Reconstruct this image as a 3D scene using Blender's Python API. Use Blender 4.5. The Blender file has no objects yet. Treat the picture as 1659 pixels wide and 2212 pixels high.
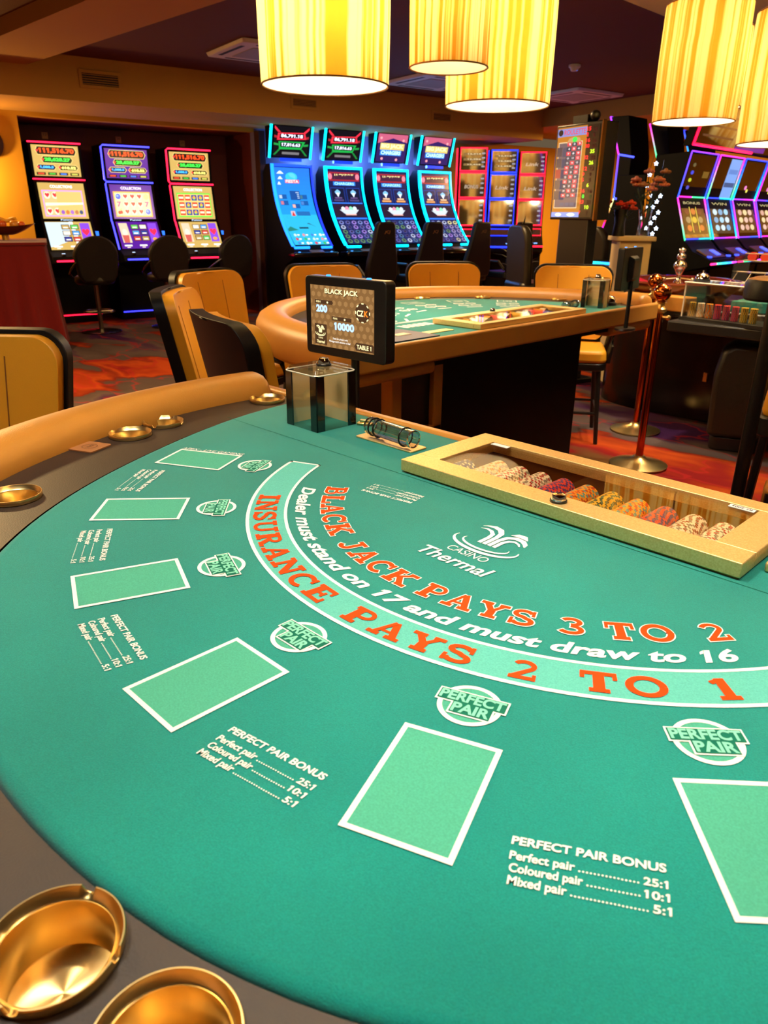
import bpy, math, random
from mathutils import Vector, Matrix
R = math.radians
C = bpy.context.scene.collection
sc = bpy.context.scene
random.seed(7)

# ------------------------------------------------------------------ camera, world, exposure, large lights
EYE = Vector((0.52519622, -0.95680255, 1.3271749))
CR = Vector((0.70826213, 0.70591089, 0.00738736))
CD = Vector((0.26971813, -0.26091631, -0.92691683))
CF = Vector((-0.65239321, 0.65849259, -0.3751941))
cam_d = bpy.data.cameras.new('camera')
cam = bpy.data.objects.new('camera', cam_d); C.objects.link(cam)
m3 = Matrix((CR, -CD, -CF)).transposed()
cam.matrix_world = Matrix.Translation(EYE) @ m3.to_4x4()
cam_d.sensor_fit = 'VERTICAL'; cam_d.sensor_height = 24.0
cam_d.lens = 24.0 * 1590.556 / 2212.0
cam_d.clip_start = 0.02; cam_d.clip_end = 60
cam_d.dof.use_dof = True; cam_d.dof.focus_distance = 1.15; cam_d.dof.aperture_fstop = 7.5
sc.camera = cam
sc.cycles.use_denoising = True
sc.cycles.max_bounces = 8; sc.cycles.transparent_max_bounces = 12
sc.cycles.sample_clamp_indirect = 6.0
sc.cycles.caustics_reflective = False; sc.cycles.caustics_refractive = False
sc.view_settings.view_transform = 'Standard'; sc.view_settings.look = 'None'
sc.view_settings.gamma = 1.0; sc.view_settings.use_curve_mapping = False
sc.view_settings.exposure = 0.88
wd = bpy.data.worlds.new('world'); sc.world = wd; wd.use_nodes = True
wd.node_tree.nodes['Background'].inputs[0].default_value = (1.0, 0.72, 0.42, 1)
wd.node_tree.nodes['Background'].inputs[1].default_value = 0.07
def area_light(name, loc, size, power, col, rot=(0, 0, 0), spread=180):
    d = bpy.data.lights.new(name, 'AREA'); d.shape = 'SQUARE'; d.size = size; d.energy = power; d.color = col[:3]
    d.spread = R(spread)
    o = bpy.data.objects.new(name, d); C.objects.link(o); o.location = loc; o.rotation_euler = rot
    return o
WARM = (1.0, 0.89, 0.68)
area_light('fill_light_gaming', (-0.6, -1.0, 2.70), 0.5, 16, (1.0, 0.94, 0.82))  # added fill to lift the front felt, no fixture behind it
area_light('fill_light_aisle', (-4.6, 0.0, 2.60), 0.5, 120, (1.0, 0.66, 0.28))  # added warm fill for the left walls and fascia, no fixture
area_light('fill_light_bank', (-4.6, 4.6, 2.70), 0.5, 62, (1.0, 0.64, 0.28))  # added warm fill towards the slot-machine wall, stands for no fixture
area_light('fill_light_wall', (-5.2, 10.0, 2.45), 0.4, 130, (1.0, 0.60, 0.20))  # added orange fill that brightens the end wall, no lamp hangs here

gl_ = bpy.data.lights.new('fill_light_roulette', 'POINT'); gl_.energy = 16; gl_.color = (1.0, 0.74, 0.36); gl_.shadow_soft_size = .12  # added point light to brighten the raft above the shades, no real lamp
go_ = bpy.data.objects.new('fill_light_roulette', gl_); C.objects.link(go_); go_.location = (-1.05, 3.75, 2.48)

# ------------------------------------------------------------------ room frame along the slot-machine wall
PH = R(10.5)
U = Vector((math.sin(PH), math.cos(PH), 0)); N = Vector((math.cos(PH), -math.sin(PH), 0))
O = Vector((-8.75, 3.75, 0))
RZW = R(90) - PH
def W(a, b, z): return O + U * a + N * b + Vector((0, 0, z))

# ------------------------------------------------------------------ materials
_M = {}
def lin(c):
    return tuple(((x / 255) / 12.92 if x / 255 <= 0.04045 else ((x / 255 + 0.055) / 1.055) ** 2.4) for x in c) + (1.0,)
def mat(name, c, rough=0.5, metal=0.0, spec=0.5, bump=0, bscale=400, vary=0, vscale=6, c2=None, coat=0, sheen=0, detail=3):
    if name in _M: return _M[name]
    m = bpy.data.materials.new(name); m.use_nodes = True; nt = m.node_tree; b = nt.nodes['Principled BSDF']
    b.inputs['Base Color'].default_value = lin(c); b.inputs['Roughness'].default_value = rough
    b.inputs['Metallic'].default_value = metal; b.inputs['Specular IOR Level'].default_value = spec
    b.inputs['Coat Weight'].default_value = coat; b.inputs['Sheen Weight'].default_value = sheen
    tc = nt.nodes.new('ShaderNodeTexCoord')
    if vary:
        n = nt.nodes.new('ShaderNodeTexNoise'); n.inputs['Scale'].default_value = vscale; n.inputs['Detail'].default_value = detail
        nt.links.new(tc.outputs['Object'], n.inputs['Vector'])
        r = nt.nodes.new('ShaderNodeValToRGB'); r.color_ramp.elements[0].position = 0.5 - 0.5 * (1 - vary) - 0.001; r.color_ramp.elements[1].position = 0.5 + 0.5 * (1 - vary)
        r.color_ramp.elements[0].color = lin(c); r.color_ramp.elements[1].color = lin(c2 or tuple(min(255, x * 1.25) for x in c))
        nt.links.new(n.outputs[0], r.inputs[0]); nt.links.new(r.outputs[0], b.inputs['Base Color'])
    if bump:
        n = nt.nodes.new('ShaderNodeTexNoise'); n.inputs['Scale'].default_value = bscale; n.inputs['Detail'].default_value = 2
        nt.links.new(tc.outputs['Object'], n.inputs['Vector'])
        bp = nt.nodes.new('ShaderNodeBump'); bp.inputs['Strength'].default_value = bump; bp.inputs['Distance'].default_value = 0.002
        nt.links.new(n.outputs[0], bp.inputs['Height']); nt.links.new(bp.outputs[0], b.inputs['Normal'])
    _M[name] = m; return m
def emi(c, s=1.0):
    k = 'glow_%d_%d_%d_%d' % (*c, int(s * 100))
    if k in _M: return _M[k]
    m = bpy.data.materials.new(k); m.use_nodes = True; nt = m.node_tree; b = nt.nodes['Principled BSDF']
    b.inputs['Base Color'].default_value = (0.01, 0.01, 0.01, 1); b.inputs['Roughness'].default_value = 0.25
    b.inputs['Emission Color'].default_value = lin(c); b.inputs['Emission Strength'].default_value = s
    _M[k] = m; return m
def thin_glass(name, tint=(1, 1, 1), fr=0.12, rough=0.02):
    if name in _M: return _M[name]
    m = bpy.data.materials.new(name); m.use_nodes = True; nt = m.node_tree; nt.nodes.clear()
    o = nt.nodes.new('ShaderNodeOutputMaterial'); mx = nt.nodes.new('ShaderNodeMixShader')
    t = nt.nodes.new('ShaderNodeBsdfTransparent'); t.inputs[0].default_value = (*tint, 1)
    g = nt.nodes.new('ShaderNodeBsdfGlossy'); g.inputs['Roughness'].default_value = rough
    f = nt.nodes.new('ShaderNodeLayerWeight'); f.inputs[0].default_value = 0.5
    pw = nt.nodes.new('ShaderNodeMath'); pw.operation = 'POWER'; pw.inputs[1].default_value = 3.5
    mp = nt.nodes.new('ShaderNodeMapRange'); mp.inputs[3].default_value = fr * 0.5; mp.inputs[4].default_value = min(1, fr * 5)
    nt.links.new(f.outputs['Facing'], pw.inputs[0]); nt.links.new(pw.outputs[0], mp.inputs[0]); nt.links.new(mp.outputs[0], mx.inputs[0])
    nt.links.new(t.outputs[0], mx.inputs[1]); nt.links.new(g.outputs[0], mx.inputs[2]); nt.links.new(mx.outputs[0], o.inputs[0])
    _M[name] = m; return m

FELT = mat('green_felt', (1, 112, 104), 0.95, spec=0.15, bump=0.30, bscale=850, vary=0.35, vscale=5, c2=(5, 128, 119), sheen=0.25, detail=5)
def grain(m, amt, scale):
    # woven speckle of the cloth itself
    nt = m.node_tree; b = nt.nodes['Principled BSDF']; src = b.inputs['Base Color']
    tc = nt.nodes.new('ShaderNodeTexCoord'); n = nt.nodes.new('ShaderNodeTexNoise'); n.inputs['Scale'].default_value = scale; n.inputs['Detail'].default_value = 2
    nt.links.new(tc.outputs['Object'], n.inputs['Vector'])
    mr = nt.nodes.new('ShaderNodeMapRange'); mr.inputs[1].default_value = .3; mr.inputs[2].default_value = .7; mr.inputs[3].default_value = 1 - amt; mr.inputs[4].default_value = 1 + amt
    nt.links.new(n.outputs[0], mr.inputs[0]); mx = nt.nodes.new('ShaderNodeVectorMath'); mx.operation = 'SCALE'
    if src.is_linked: nt.links.new(src.links[0].from_socket, mx.inputs[0])
    else: mx.inputs[0].default_value = src.default_value[:3]
    nt.links.new(mr.outputs[0], mx.inputs['Scale']); nt.links.new(mx.outputs[0], src)
grain(FELT, .17, 880)
FELT_LT = mat('pale_green_print', (66, 152, 128), 0.9, spec=0.2, bump=0.25, bscale=850)
FELT_BL = mat('pale_teal_print', (84, 168, 156), 0.9, spec=0.2, bump=0.25, bscale=850)
grain(FELT_LT, .12, 620); grain(FELT_BL, .12, 620)
PRINT_W = mat('white_print', (236, 232, 222), 0.85, spec=0.2, bump=0.1, bscale=850)
PRINT_O = mat('orange_print', (252, 64, 0), 0.85, spec=0.2, bump=0.1, bscale=850)
PRINT_G = mat('dark_green_print', (8, 96, 76), 0.9, spec=0.2)
TAN = mat('tan_leather', (174, 114, 40), 0.42, spec=0.4, bump=0.22, bscale=420, vary=0.4, vscale=3, c2=(188, 128, 48))
TAN_CH = mat('mustard_leather', (206, 142, 28), 0.45, spec=0.35, bump=0.15, bscale=300)
SEAM = mat('leather_seam', (120, 70, 12), 0.7)
RACE = mat('dark_brown_leatherette', (44, 32, 25), 0.5, spec=0.35, bump=0.12, bscale=500)
BLK = mat('black_lacquer', (10, 8, 7), 0.16, spec=0.6, coat=0.3)
SHELL = mat('black_shell', (11, 7, 5), 0.5, spec=0.22)
BLKM = mat('black_plastic', (14, 12, 11), 0.38, spec=0.5)
BLKF = mat('black_cabinet', (6, 5, 6), 0.55, spec=0.12)
LEATHB = mat('black_leather', (12, 8, 7), 0.45, spec=0.3, bump=0.2, bscale=250)
GOLD = mat('champagne_gold_metal', (222, 182, 108), 0.46, metal=0.75, vary=0.25, vscale=420, c2=(252, 224, 158), detail=2)
GOLDS = mat('satin_gold_metal', (196, 146, 66), 0.32, metal=0.9)
BRASS = mat('brushed_brass', (230, 198, 130), 0.28, metal=1.0)
COPPER = mat('polished_copper', (190, 104, 48), 0.14, metal=1.0)
CHROME = mat('chrome', (225, 222, 215), 0.06, metal=1.0)
STEEL = mat('steel', (120, 112, 100), 0.25, metal=1.0)
GLASS = thin_glass('clear_glass', (0.96, 0.95, 0.92), 0.10)
ACRYL = thin_glass('clear_acrylic', (0.93, 0.92, 0.88), 0.16)
TUBEG = thin_glass('tube_glass', (.86, .83, .78), .30)
BEIGE = mat('beige_panel', (226, 196, 146), 0.45, spec=0.4)
WHITE = mat('white_label', (235, 232, 225), 0.6)
INK = mat('label_ink', (30, 30, 34), 0.6)
WALL = mat('ochre_paint', (198, 146, 44), 0.85, spec=0.2, bump=0.05, bscale=80)
WALL_NEON = mat('neon_lit_wall', (118, 110, 128), 0.85, spec=0.2)  # blue glow of the neon slots painted into the wall colour
FASC = mat('cream_plaster', (178, 134, 62), 0.85, spec=0.2, bump=0.05, bscale=80)
CREAM = mat('cream_paint', (214, 190, 140), 0.8, spec=0.2)
CEIL = mat('dark_brown_ceiling', (96, 52, 30), 0.8, spec=0.2)
ALC = mat('oxblood_panel', (88, 28, 17), 0.6, spec=0.3, vary=0.4, vscale=1.5, c2=(104, 36, 22))
POSTM = mat('brown_wood', (66, 38, 20), 0.5, spec=0.35)
CURT = mat('red_cloth', (92, 6, 6), 0.85, spec=0.15, sheen=0.2)
VENTD = mat('vent_dark', (20, 16, 12), 0.7)
DWOOD = mat('red_brown_wood', (92, 36, 16), 0.22, spec=0.5, coat=0.5)

# ------------------------------------------------------------------ mesh helpers
class MB:
    def __init__(s): s.v = []; s.f = []; s.fm = []; s.mats = []; s.cm = 0; s.step = None
    def m(s, mt):
        if mt not in s.mats: s.mats.append(mt)
        s.cm = s.mats.index(mt); return s
    def add(s, vs, fs):
        o = len(s.v); s.v += [tuple(v) for v in vs]
        for f in fs: s.f.append(tuple(i + o for i in f)); s.fm.append(s.cm)
        return s
    def box(s, c, d, rz=0, rx=0):
        hx, hy, hz = d[0] / 2, d[1] / 2, d[2] / 2
        M_ = Matrix.Rotation(rz, 3, 'Z') @ Matrix.Rotation(rx, 3, 'X')
        vs = [Vector(c) + M_ @ Vector((x * hx, y * hy, z * hz)) for x, y, z in ((-1,-1,-1),(1,-1,-1),(1,1,-1),(-1,1,-1),(-1,-1,1),(1,-1,1),(1,1,1),(-1,1,1))]
        return s.add(vs, ((0,3,2,1),(4,5,6,7),(0,1,5,4),(1,2,6,5),(2,3,7,6),(3,0,4,7)))
    def bx(s, x0, x1, y0, y1, z0, z1):
        return s.box(((x0+x1)/2, (y0+y1)/2, (z0+z1)/2), (x1-x0, y1-y0, z1-z0))
    def cyl(s, p0, p1, r0, r1=None, n=16, caps=True):
        r1 = r0 if r1 is None else r1
        p0 = Vector(p0); p1 = Vector(p1); d = (p1 - p0).normalized()
        a = d.orthogonal().normalized(); b = d.cross(a)
        vs = []
        for p, r in ((p0, r0), (p1, r1)):
            for i in range(n):
                t = 2 * math.pi * i / n; vs.append(p + (a * math.cos(t) + b * math.sin(t)) * r)
        fs = [(i, (i+1) % n, n + (i+1) % n, n + i) for i in range(n)]
        if caps: fs += [tuple(range(n-1, -1, -1)), tuple(range(n, 2*n))]
        return s.add(vs, fs)
    def lathe(s, prof, c=(0, 0, 0), n=24, sx=1, sy=1, close=False):
        vs = []; k = len(prof)
        for i in range(n):
            t = 2 * math.pi * i / n
            for r, z in prof: vs.append((c[0] + r * math.cos(t) * sx, c[1] + r * math.sin(t) * sy, c[2] + z))
        fs = []
        for i in range(n):
            j = (i + 1) % n
            for q in range(k if close else k - 1):
                w = (q + 1) % k
                if prof[q][0] < 1e-6 and prof[w][0] < 1e-6: continue
                fs.append((i*k+q, j*k+q, j*k+w, i*k+w))
        return s.add(vs, fs)
    def tube(s, pts, r, n=8, caps=True, closed=False):
        pts = [Vector(p) for p in pts]; k = len(pts); vs = []
        up = Vector((0.123, 0.31, 0.94)).normalized()
        for i, p in enumerate(pts):
            if closed: d = pts[(i+1) % k] - pts[i-1]
            else: d = pts[min(i+1, k-1)] - pts[max(i-1, 0)]
            d.normalize(); a = d.cross(up)
            if a.length < 1e-3: a = d.orthogonal()
            a.normalize(); b = d.cross(a)
            rr = r[i] if isinstance(r, (list, tuple)) else r
            for q in range(n):
                t = 2*math.pi*q/n; vs.append(p + (a*math.cos(t) + b*math.sin(t)) * rr)
        fs = []
        for i in range(k if closed else k-1):
            j = (i+1) % k
            for q in range(n): fs.append((i*n+q, i*n+(q+1) % n, j*n+(q+1) % n, j*n+q))
        if caps and not closed: fs += [tuple(range(n-1, -1, -1)), tuple((k-1)*n+q for q in range(n))]
        return s.add(vs, fs)
    def sphere(s, c, r, n=14, sx=1, sy=1, sz=1):
        k = n // 2; pr = [(r*math.sin(math.pi*i/k), -r*math.cos(math.pi*i/k)*sz) for i in range(k+1)]
        return s.lathe(pr, c, n, sx, sy)
    def sweep(s, path, prof, closed=False, caps=True):
        """path: list of (pos, outward) with outward horizontal; prof: list of (out, z)"""
        k = len(prof); vs = []
        for p, o in path:
            for a, z in prof: vs.append(Vector(p) + Vector(o) * a + Vector((0, 0, z)))
        fs = []; L = len(path)
        for i in range(L if closed else L-1):
            j = (i+1) % L
            for q in range(k): fs.append((i*k+q, j*k+q, j*k+(q+1) % k, i*k+(q+1) % k))
        if caps and not closed: fs += [tuple(range(k)), tuple((L-1)*k+q for q in range(k-1, -1, -1))]
        return s.add(vs, fs)
    def prism(s, poly, f0, f1):
        """poly: 2-D outline; f0, f1 map (x, y) to 3-D for the two faces"""
        k = len(poly); vs = [f0(*p) for p in poly] + [f1(*p) for p in poly]
        fs = [tuple(range(k-1, -1, -1)), tuple(range(k, 2*k))] + [(i, (i+1) % k, k + (i+1) % k, k + i) for i in range(k)]
        return s.add(vs, fs)
    def flat(s, vf, T):
        # stacked prints get hair-thin steps so that overlapping strokes never share one plane
        v, f = vf; P = [Vector(T(*p)) for p in v]; s.nf = getattr(s, 'nf', 0) + 1
        if s.step: 
            e = Vector(s.step) * ((s.nf % 12) * 2.2e-5); P = [q + e for q in P]
        return s.add(P, f)
    def build(s, name, parent=None, bevel=0, seg=2, smooth=35, kind=None):
        me = bpy.data.meshes.new(name); me.from_pydata(s.v, [], s.f)
        for mt in s.mats: me.materials.append(mt)
        for p, i in zip(me.polygons, s.fm): p.material_index = i
        if smooth:
            for p in me.polygons: p.use_smooth = True
            me.update()
            me.set_sharp_from_angle(angle=R(smooth))
        o = bpy.data.objects.new(name, me); C.objects.link(o)
        if parent: o.parent = parent
        if bevel:
            b = o.modifiers.new('Bevel', 'BEVEL'); b.width = bevel; b.segments = seg; b.limit_method = 'ANGLE'; b.angle_limit = R(40); b.harden_normals = False
        if kind: o['kind'] = kind
        return o
def thing(name, label, cat, loc=(0, 0, 0), rz=0, group=None):
    o = bpy.data.objects.new(name, None); C.objects.link(o); o.location = loc; o.rotation_euler = (0, 0, rz)
    o.empty_display_size = 0.05
    return tag(o, label, cat, group)
def tag(o, label, cat, group=None):
    o['label'] = label; o['category'] = cat
    if group: o['group'] = group
    return o
def dup(root, loc=None, rz=None, label=None, group=None):
    def cp(o, par):
        c = o.copy(); C.objects.link(c); c.parent = par
        for ch in o.children: cp(ch, c)
        return c
    r = cp(root, None)
    if loc is not None: r.location = loc
    if rz is not None: r.rotation_euler = (0, 0, rz)
    if label: r['label'] = label
    if group: r['group'] = group
    return r
def rrect(w, h, r, n=5, cx=0, cy=0, rb=None):
    """rounded rectangle outline, r top corners, rb bottom corners"""
    rb = r if rb is None else rb; P = []
    for x, y, rr, a in ((w/2, h/2, r, 0), (-w/2, h/2, r, 90), (-w/2, -h/2, rb, 180), (w/2, -h/2, rb, 270)):
        for i in range(n+1):
            t = R(a + 90*i/n)
            P.append((cx + x - math.copysign(rr, x) + rr*math.cos(t), cy + y - math.copysign(rr, y) + rr*math.sin(t)))
    return P
def text2d(body, shear=0.0, bold=0.0, key={}):
    k = (body, shear, bold)
    if k in key: return key[k]
    c = bpy.data.curves.new('lettering', 'FONT'); c.body = body; c.size = 1.0; c.shear = shear; c.offset = bold
    c.dimensions = '2D'; c.fill_mode = 'FRONT'; c.resolution_u = 4
    o = bpy.data.objects.new('lettering', c); C.objects.link(o)
    dg = bpy.context.evaluated_depsgraph_get(); me = o.evaluated_get(dg).to_mesh()
    v = [(p.co.x, p.co.y) for p in me.vertices]; f = [tuple(p.vertices) for p in me.polygons]
    o.evaluated_get(dg).to_mesh_clear(); bpy.data.objects.remove(o); bpy.data.curves.remove(c)
    if '1' in body and len(body) > 0 and key is not None:   # give the figure 1 its flag
        def ext(tx):
            c = bpy.data.curves.new('lettering', 'FONT'); c.body = tx; c.size = 1.0; c.offset = bold; c.dimensions = '2D'
            o = bpy.data.objects.new('lettering', c); C.objects.link(o); dg = bpy.context.evaluated_depsgraph_get(); me = o.evaluated_get(dg).to_mesh()
            xs = [q.co.x for q in me.vertices]; ys = [q.co.y for q in me.vertices]; o.evaluated_get(dg).to_mesh_clear(); bpy.data.objects.remove(o); bpy.data.curves.remove(c)
            return min(xs), max(xs), max(ys)
        a_, b_, h_ = ext('1'); v = list(v); f = list(f)
        for i, chx in enumerate(body):
            if chx != '1': continue
            xr = ext(body[:i+1])[1]; xl = xr - (b_ - a_); k0 = len(v); t_ = (b_ - a_)
            for x, y in ((xl + .01, h_), (xl + .01, h_ - t_*1.15), (xl - .10, h_ - t_*1.15 - .07), (xl - .10, h_ - t_*.3 - .05)): v.append((x + y*shear, y))
            f.append((k0, k0+1, k0+2, k0+3))
    key[k] = (v, f); return key[k]
def fit(vf, x0, x1, y0, y1, ref=None):
    """stretch lettering into a box; ref = lettering whose bounds are used instead"""
    v, f = vf; rv = (ref or vf)[0]
    a, b = min(p[0] for p in rv), max(p[0] for p in rv); c, d = min(p[1] for p in rv), max(p[1] for p in rv)
    return [(x0 + (p[0]-a)/(b-a)*(x1-x0), y0 + (p[1]-c)/(d-c)*(y1-y0)) for p in v], f
def rect2d(x0, x1, y0, y1): return [(x0, y0), (x1, y0), (x1, y1), (x0, y1)], [(0, 1, 2, 3)]
def disc2d(cx, cy, r, n=40, ry=None):
    ry = r if ry is None else ry
    return [(cx + r*math.cos(2*math.pi*i/n), cy + ry*math.sin(2*math.pi*i/n)) for i in range(n)], [tuple(range(n))]
def ring2d(cx, cy, r0, r1, n=48):
    v = []; f = []
    for i in range(n):
        t = 2*math.pi*i/n; v += [(cx + r0*math.cos(t), cy + r0*math.sin(t)), (cx + r1*math.cos(t), cy + r1*math.sin(t))]
    for i in range(n): j = (i+1) % n; f.append((2*i, 2*i+1, 2*j+1, 2*j))
    return v, f
def stroke2d(pts, w, o=0.0):
    """thick polyline: w = width or list of widths, o = outline growth"""
    k = len(pts); P = [Vector((p[0], p[1])) for p in pts]; v = []; f = []
    P[0] = P[0] - (P[1] - P[0]).normalized() * o; P[-1] = P[-1] + (P[-1] - P[-2]).normalized() * o
    for i in range(k):
        a = (P[i] - P[i-1]).normalized() if i > 0 else None; b = (P[i+1] - P[i]).normalized() if i < k-1 else None
        d = ((a or b) + (b or a)).normalized(); nn = Vector((-d.y, d.x))
        s = 1.0 / max(0.5, nn.dot(Vector((-(b or a).y, (b or a).x))))
        ww = (w[i] if isinstance(w, (list, tuple)) else w) / 2 + o
        v += [tuple(P[i] + nn*ww*s), tuple(P[i] - nn*ww*s)]
    for i in range(k-1): f.append((2*i, 2*i+1, 2*i+3, 2*i+2))
    return v, f
def arcp(cx, cy, rx, ry, a0, a1, n=12):
    return [(cx + rx*math.cos(R(a0 + (a1-a0)*i/n)), cy + ry*math.sin(R(a0 + (a1-a0)*i/n))) for i in range(n+1)]

# ------------------------------------------------------------------ slab-serif capitals drawn as strokes (unit height)
SW, ST = 0.27, 0.175
def gV(x, y0=0.0, y1=1.0, w=SW): return ([(x, y0), (x, y1)], w)
def gH(x0, x1, y, w=ST): return ([(x0, y), (x1, y)], w)
def top(x0, x1): return gH(x0, x1, 1 - ST/2)
def bot(x0, x1): return gH(x0, x1, ST/2)
GL = {
 'I': (0.50, [gV(.25), top(.02, .48), bot(.02, .48)]),
 'N': (1.02, [gV(.20, 0, 1, .15), gV(.84, 0, 1, .15), ([(.18, .94), (.84, .06)], .22), top(.0, .3), bot(.0, .40), top(.64, 1.02)]),
 'S': (0.80, [(arcp(.40, .735, .27, .195, 15, 270) + arcp(.41, .27, .29, .20, 90, -165)[1:], .18), gV(.70, .62, .98, .11), gV(.085, .02, .40, .11)]),
 'U': (1.00, [([(.22, 1), (.22, .38)] + arcp(.50, .36, .28, .285, 180, 360) + [(.78, 1)], .17), top(.02, .42), top(.60, .98)]),
 'R': (1.00, [gV(.24), ([(.2, .93), (.5, .93)] + arcp(.52, .725, .22, .205, 90, -90) + [(.2, .52)], .15), ([(.50, .50), (.80, .07)], .21), top(.02, .4), bot(.02, .45), bot(.66, 1.0)]),
 'A': (1.00, [([(.18, .04), (.49, .97)], .14), ([(.82, .04), (.51, .97)], .22), gH(.3, .7, .36, .12), bot(.0, .38), bot(.58, 1.0)]),
 'C': (0.90, [(arcp(.47, .5, .36, .415, 48, 312, 18), .19), gV(.78, .62, .98, .12)]),
 'E': (0.90, [gV(.24), top(.02, .82), bot(.02, .84), gH(.24, .6, .52, .13), gV(.78, .66, 1, .11), gV(.80, 0, .36, .11), gV(.58, .36, .68, .10)]),
 'P': (0.90, [gV(.24), ([(.2, .93), (.5, .93)] + arcp(.53, .70, .24, .23, 90, -90) + [(.2, .47)], .15), top(.02, .4), bot(.02, .50)]),
 'Y': (1.00, [([(.18, .95), (.50, .45)], .21), ([(.84, .95), (.50, .45)], .14), gV(.50, 0, .48), top(.0, .42), top(.64, 1.0), bot(.27, .73)]),
 'B': (0.95, [gV(.24), ([(.2, .93), (.48, .93)] + arcp(.5, .735, .2, .195, 90, -90) + [(.2, .54)], .15), ([(.2, .54), (.5, .54)] + arcp(.55, .305, .24, .235, 90, -90) + [(.2, .07)], .15), top(.02, .3), bot(.02, .3)]),
 'L': (0.86, [gV(.24), top(.02, .48), bot(.02, .82), gV(.78, 0, .40, .12)]),
 'K': (1.02, [gV(.24), ([(.84, .95), (.34, .42)], .14), ([(.44, .55), (.82, .06)], .22), top(.02, .46), bot(.02, .46), top(.62, 1.0), bot(.62, 1.02)]),
 'J': (0.80, [([(.52, 1), (.52, .32)] + arcp(.31, .30, .21, .215, 0, -160), .20), top(.28, .78)]),
 'T': (0.94, [gV(.47), top(.04, .90), gV(.09, .64, 1, .11), gV(.85, .64, 1, .11), bot(.24, .70)]),
 'O': (1.00, [(arcp(.5, .5, .385, .415, 0, 360, 28), .19)]),
 '1': (0.58, [gV(.33), ([(.33, .93), (.06, .80)], .16), bot(.06, .58)]),
 '2': (0.86, [(arcp(.42, .70, .28, .22, 160, -35, 14) + [(.14, .09)], .17), gH(.05, .80, .085, .17), gV(.76, .0, .30, .11)]),
 '3': (0.86, [(arcp(.41, .74, .26, .185, 155, -90, 14), .17), (arcp(.41, .28, .30, .21, 90, -155, 14), .17)]),
}
def slab_word(word, o=0.0, gap=0.10):
    """list of polygons for a word laid out from x = 0, plus its total width"""
    x = 0.0; out = []
    for ch in word:
        wd_, st = GL[ch]
        for pts, w in st:
            v, f = stroke2d(pts, w, o); out.append(([(p[0] + x, p[1]) for p in v], f))
        x += wd_ + gap
    return out, x - gap
def arc_T(r, h, a0, a1, width, z):
    def T(x, y):
        a = R(a0 + (a1 - a0) * x / width); q = r - y * h
        return (q * math.sin(a), -q * math.cos(a), z)
    return T

TH = 0.92
def polar(tab, a):
    a = abs(a)
    for (a0, r0), (a1, r1) in zip(tab, tab[1:]):
        if a <= a1:
            t = (a - a0) / (a1 - a0); t = t*t*(3-2*t) if False else t
            return r0 + (r1 - r0) * t
    return tab[-1][1]
FELT_R = [(0,.846),(10,.847),(20,.846),(31,.824),(42,.800),(51,.783),(58,.773),(64,.769),(72,.774),(80,.787),(90,.810),(98,.826)]
RAIL_R = [(0,.945),(30,.942),(50,.936),(60,.922),(75,.915),(100,.912)]
def pt(r, a): return (r * math.sin(R(a)), -r * math.cos(R(a)))
def smooth_polar(tab, a):
    return sum(polar(tab, a + d) for d in (-6, -3, 0, 3, 6)) / 5

CUPS = [(.872, -46.0, 'cup'), (.880, -69.3, 'cup'), (.884, -75.6, 'ash'), (.876, -94.0, 'cup'), (.8905, 10.95, 'ash'), (.8965, 17.3, 'cup')]

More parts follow.
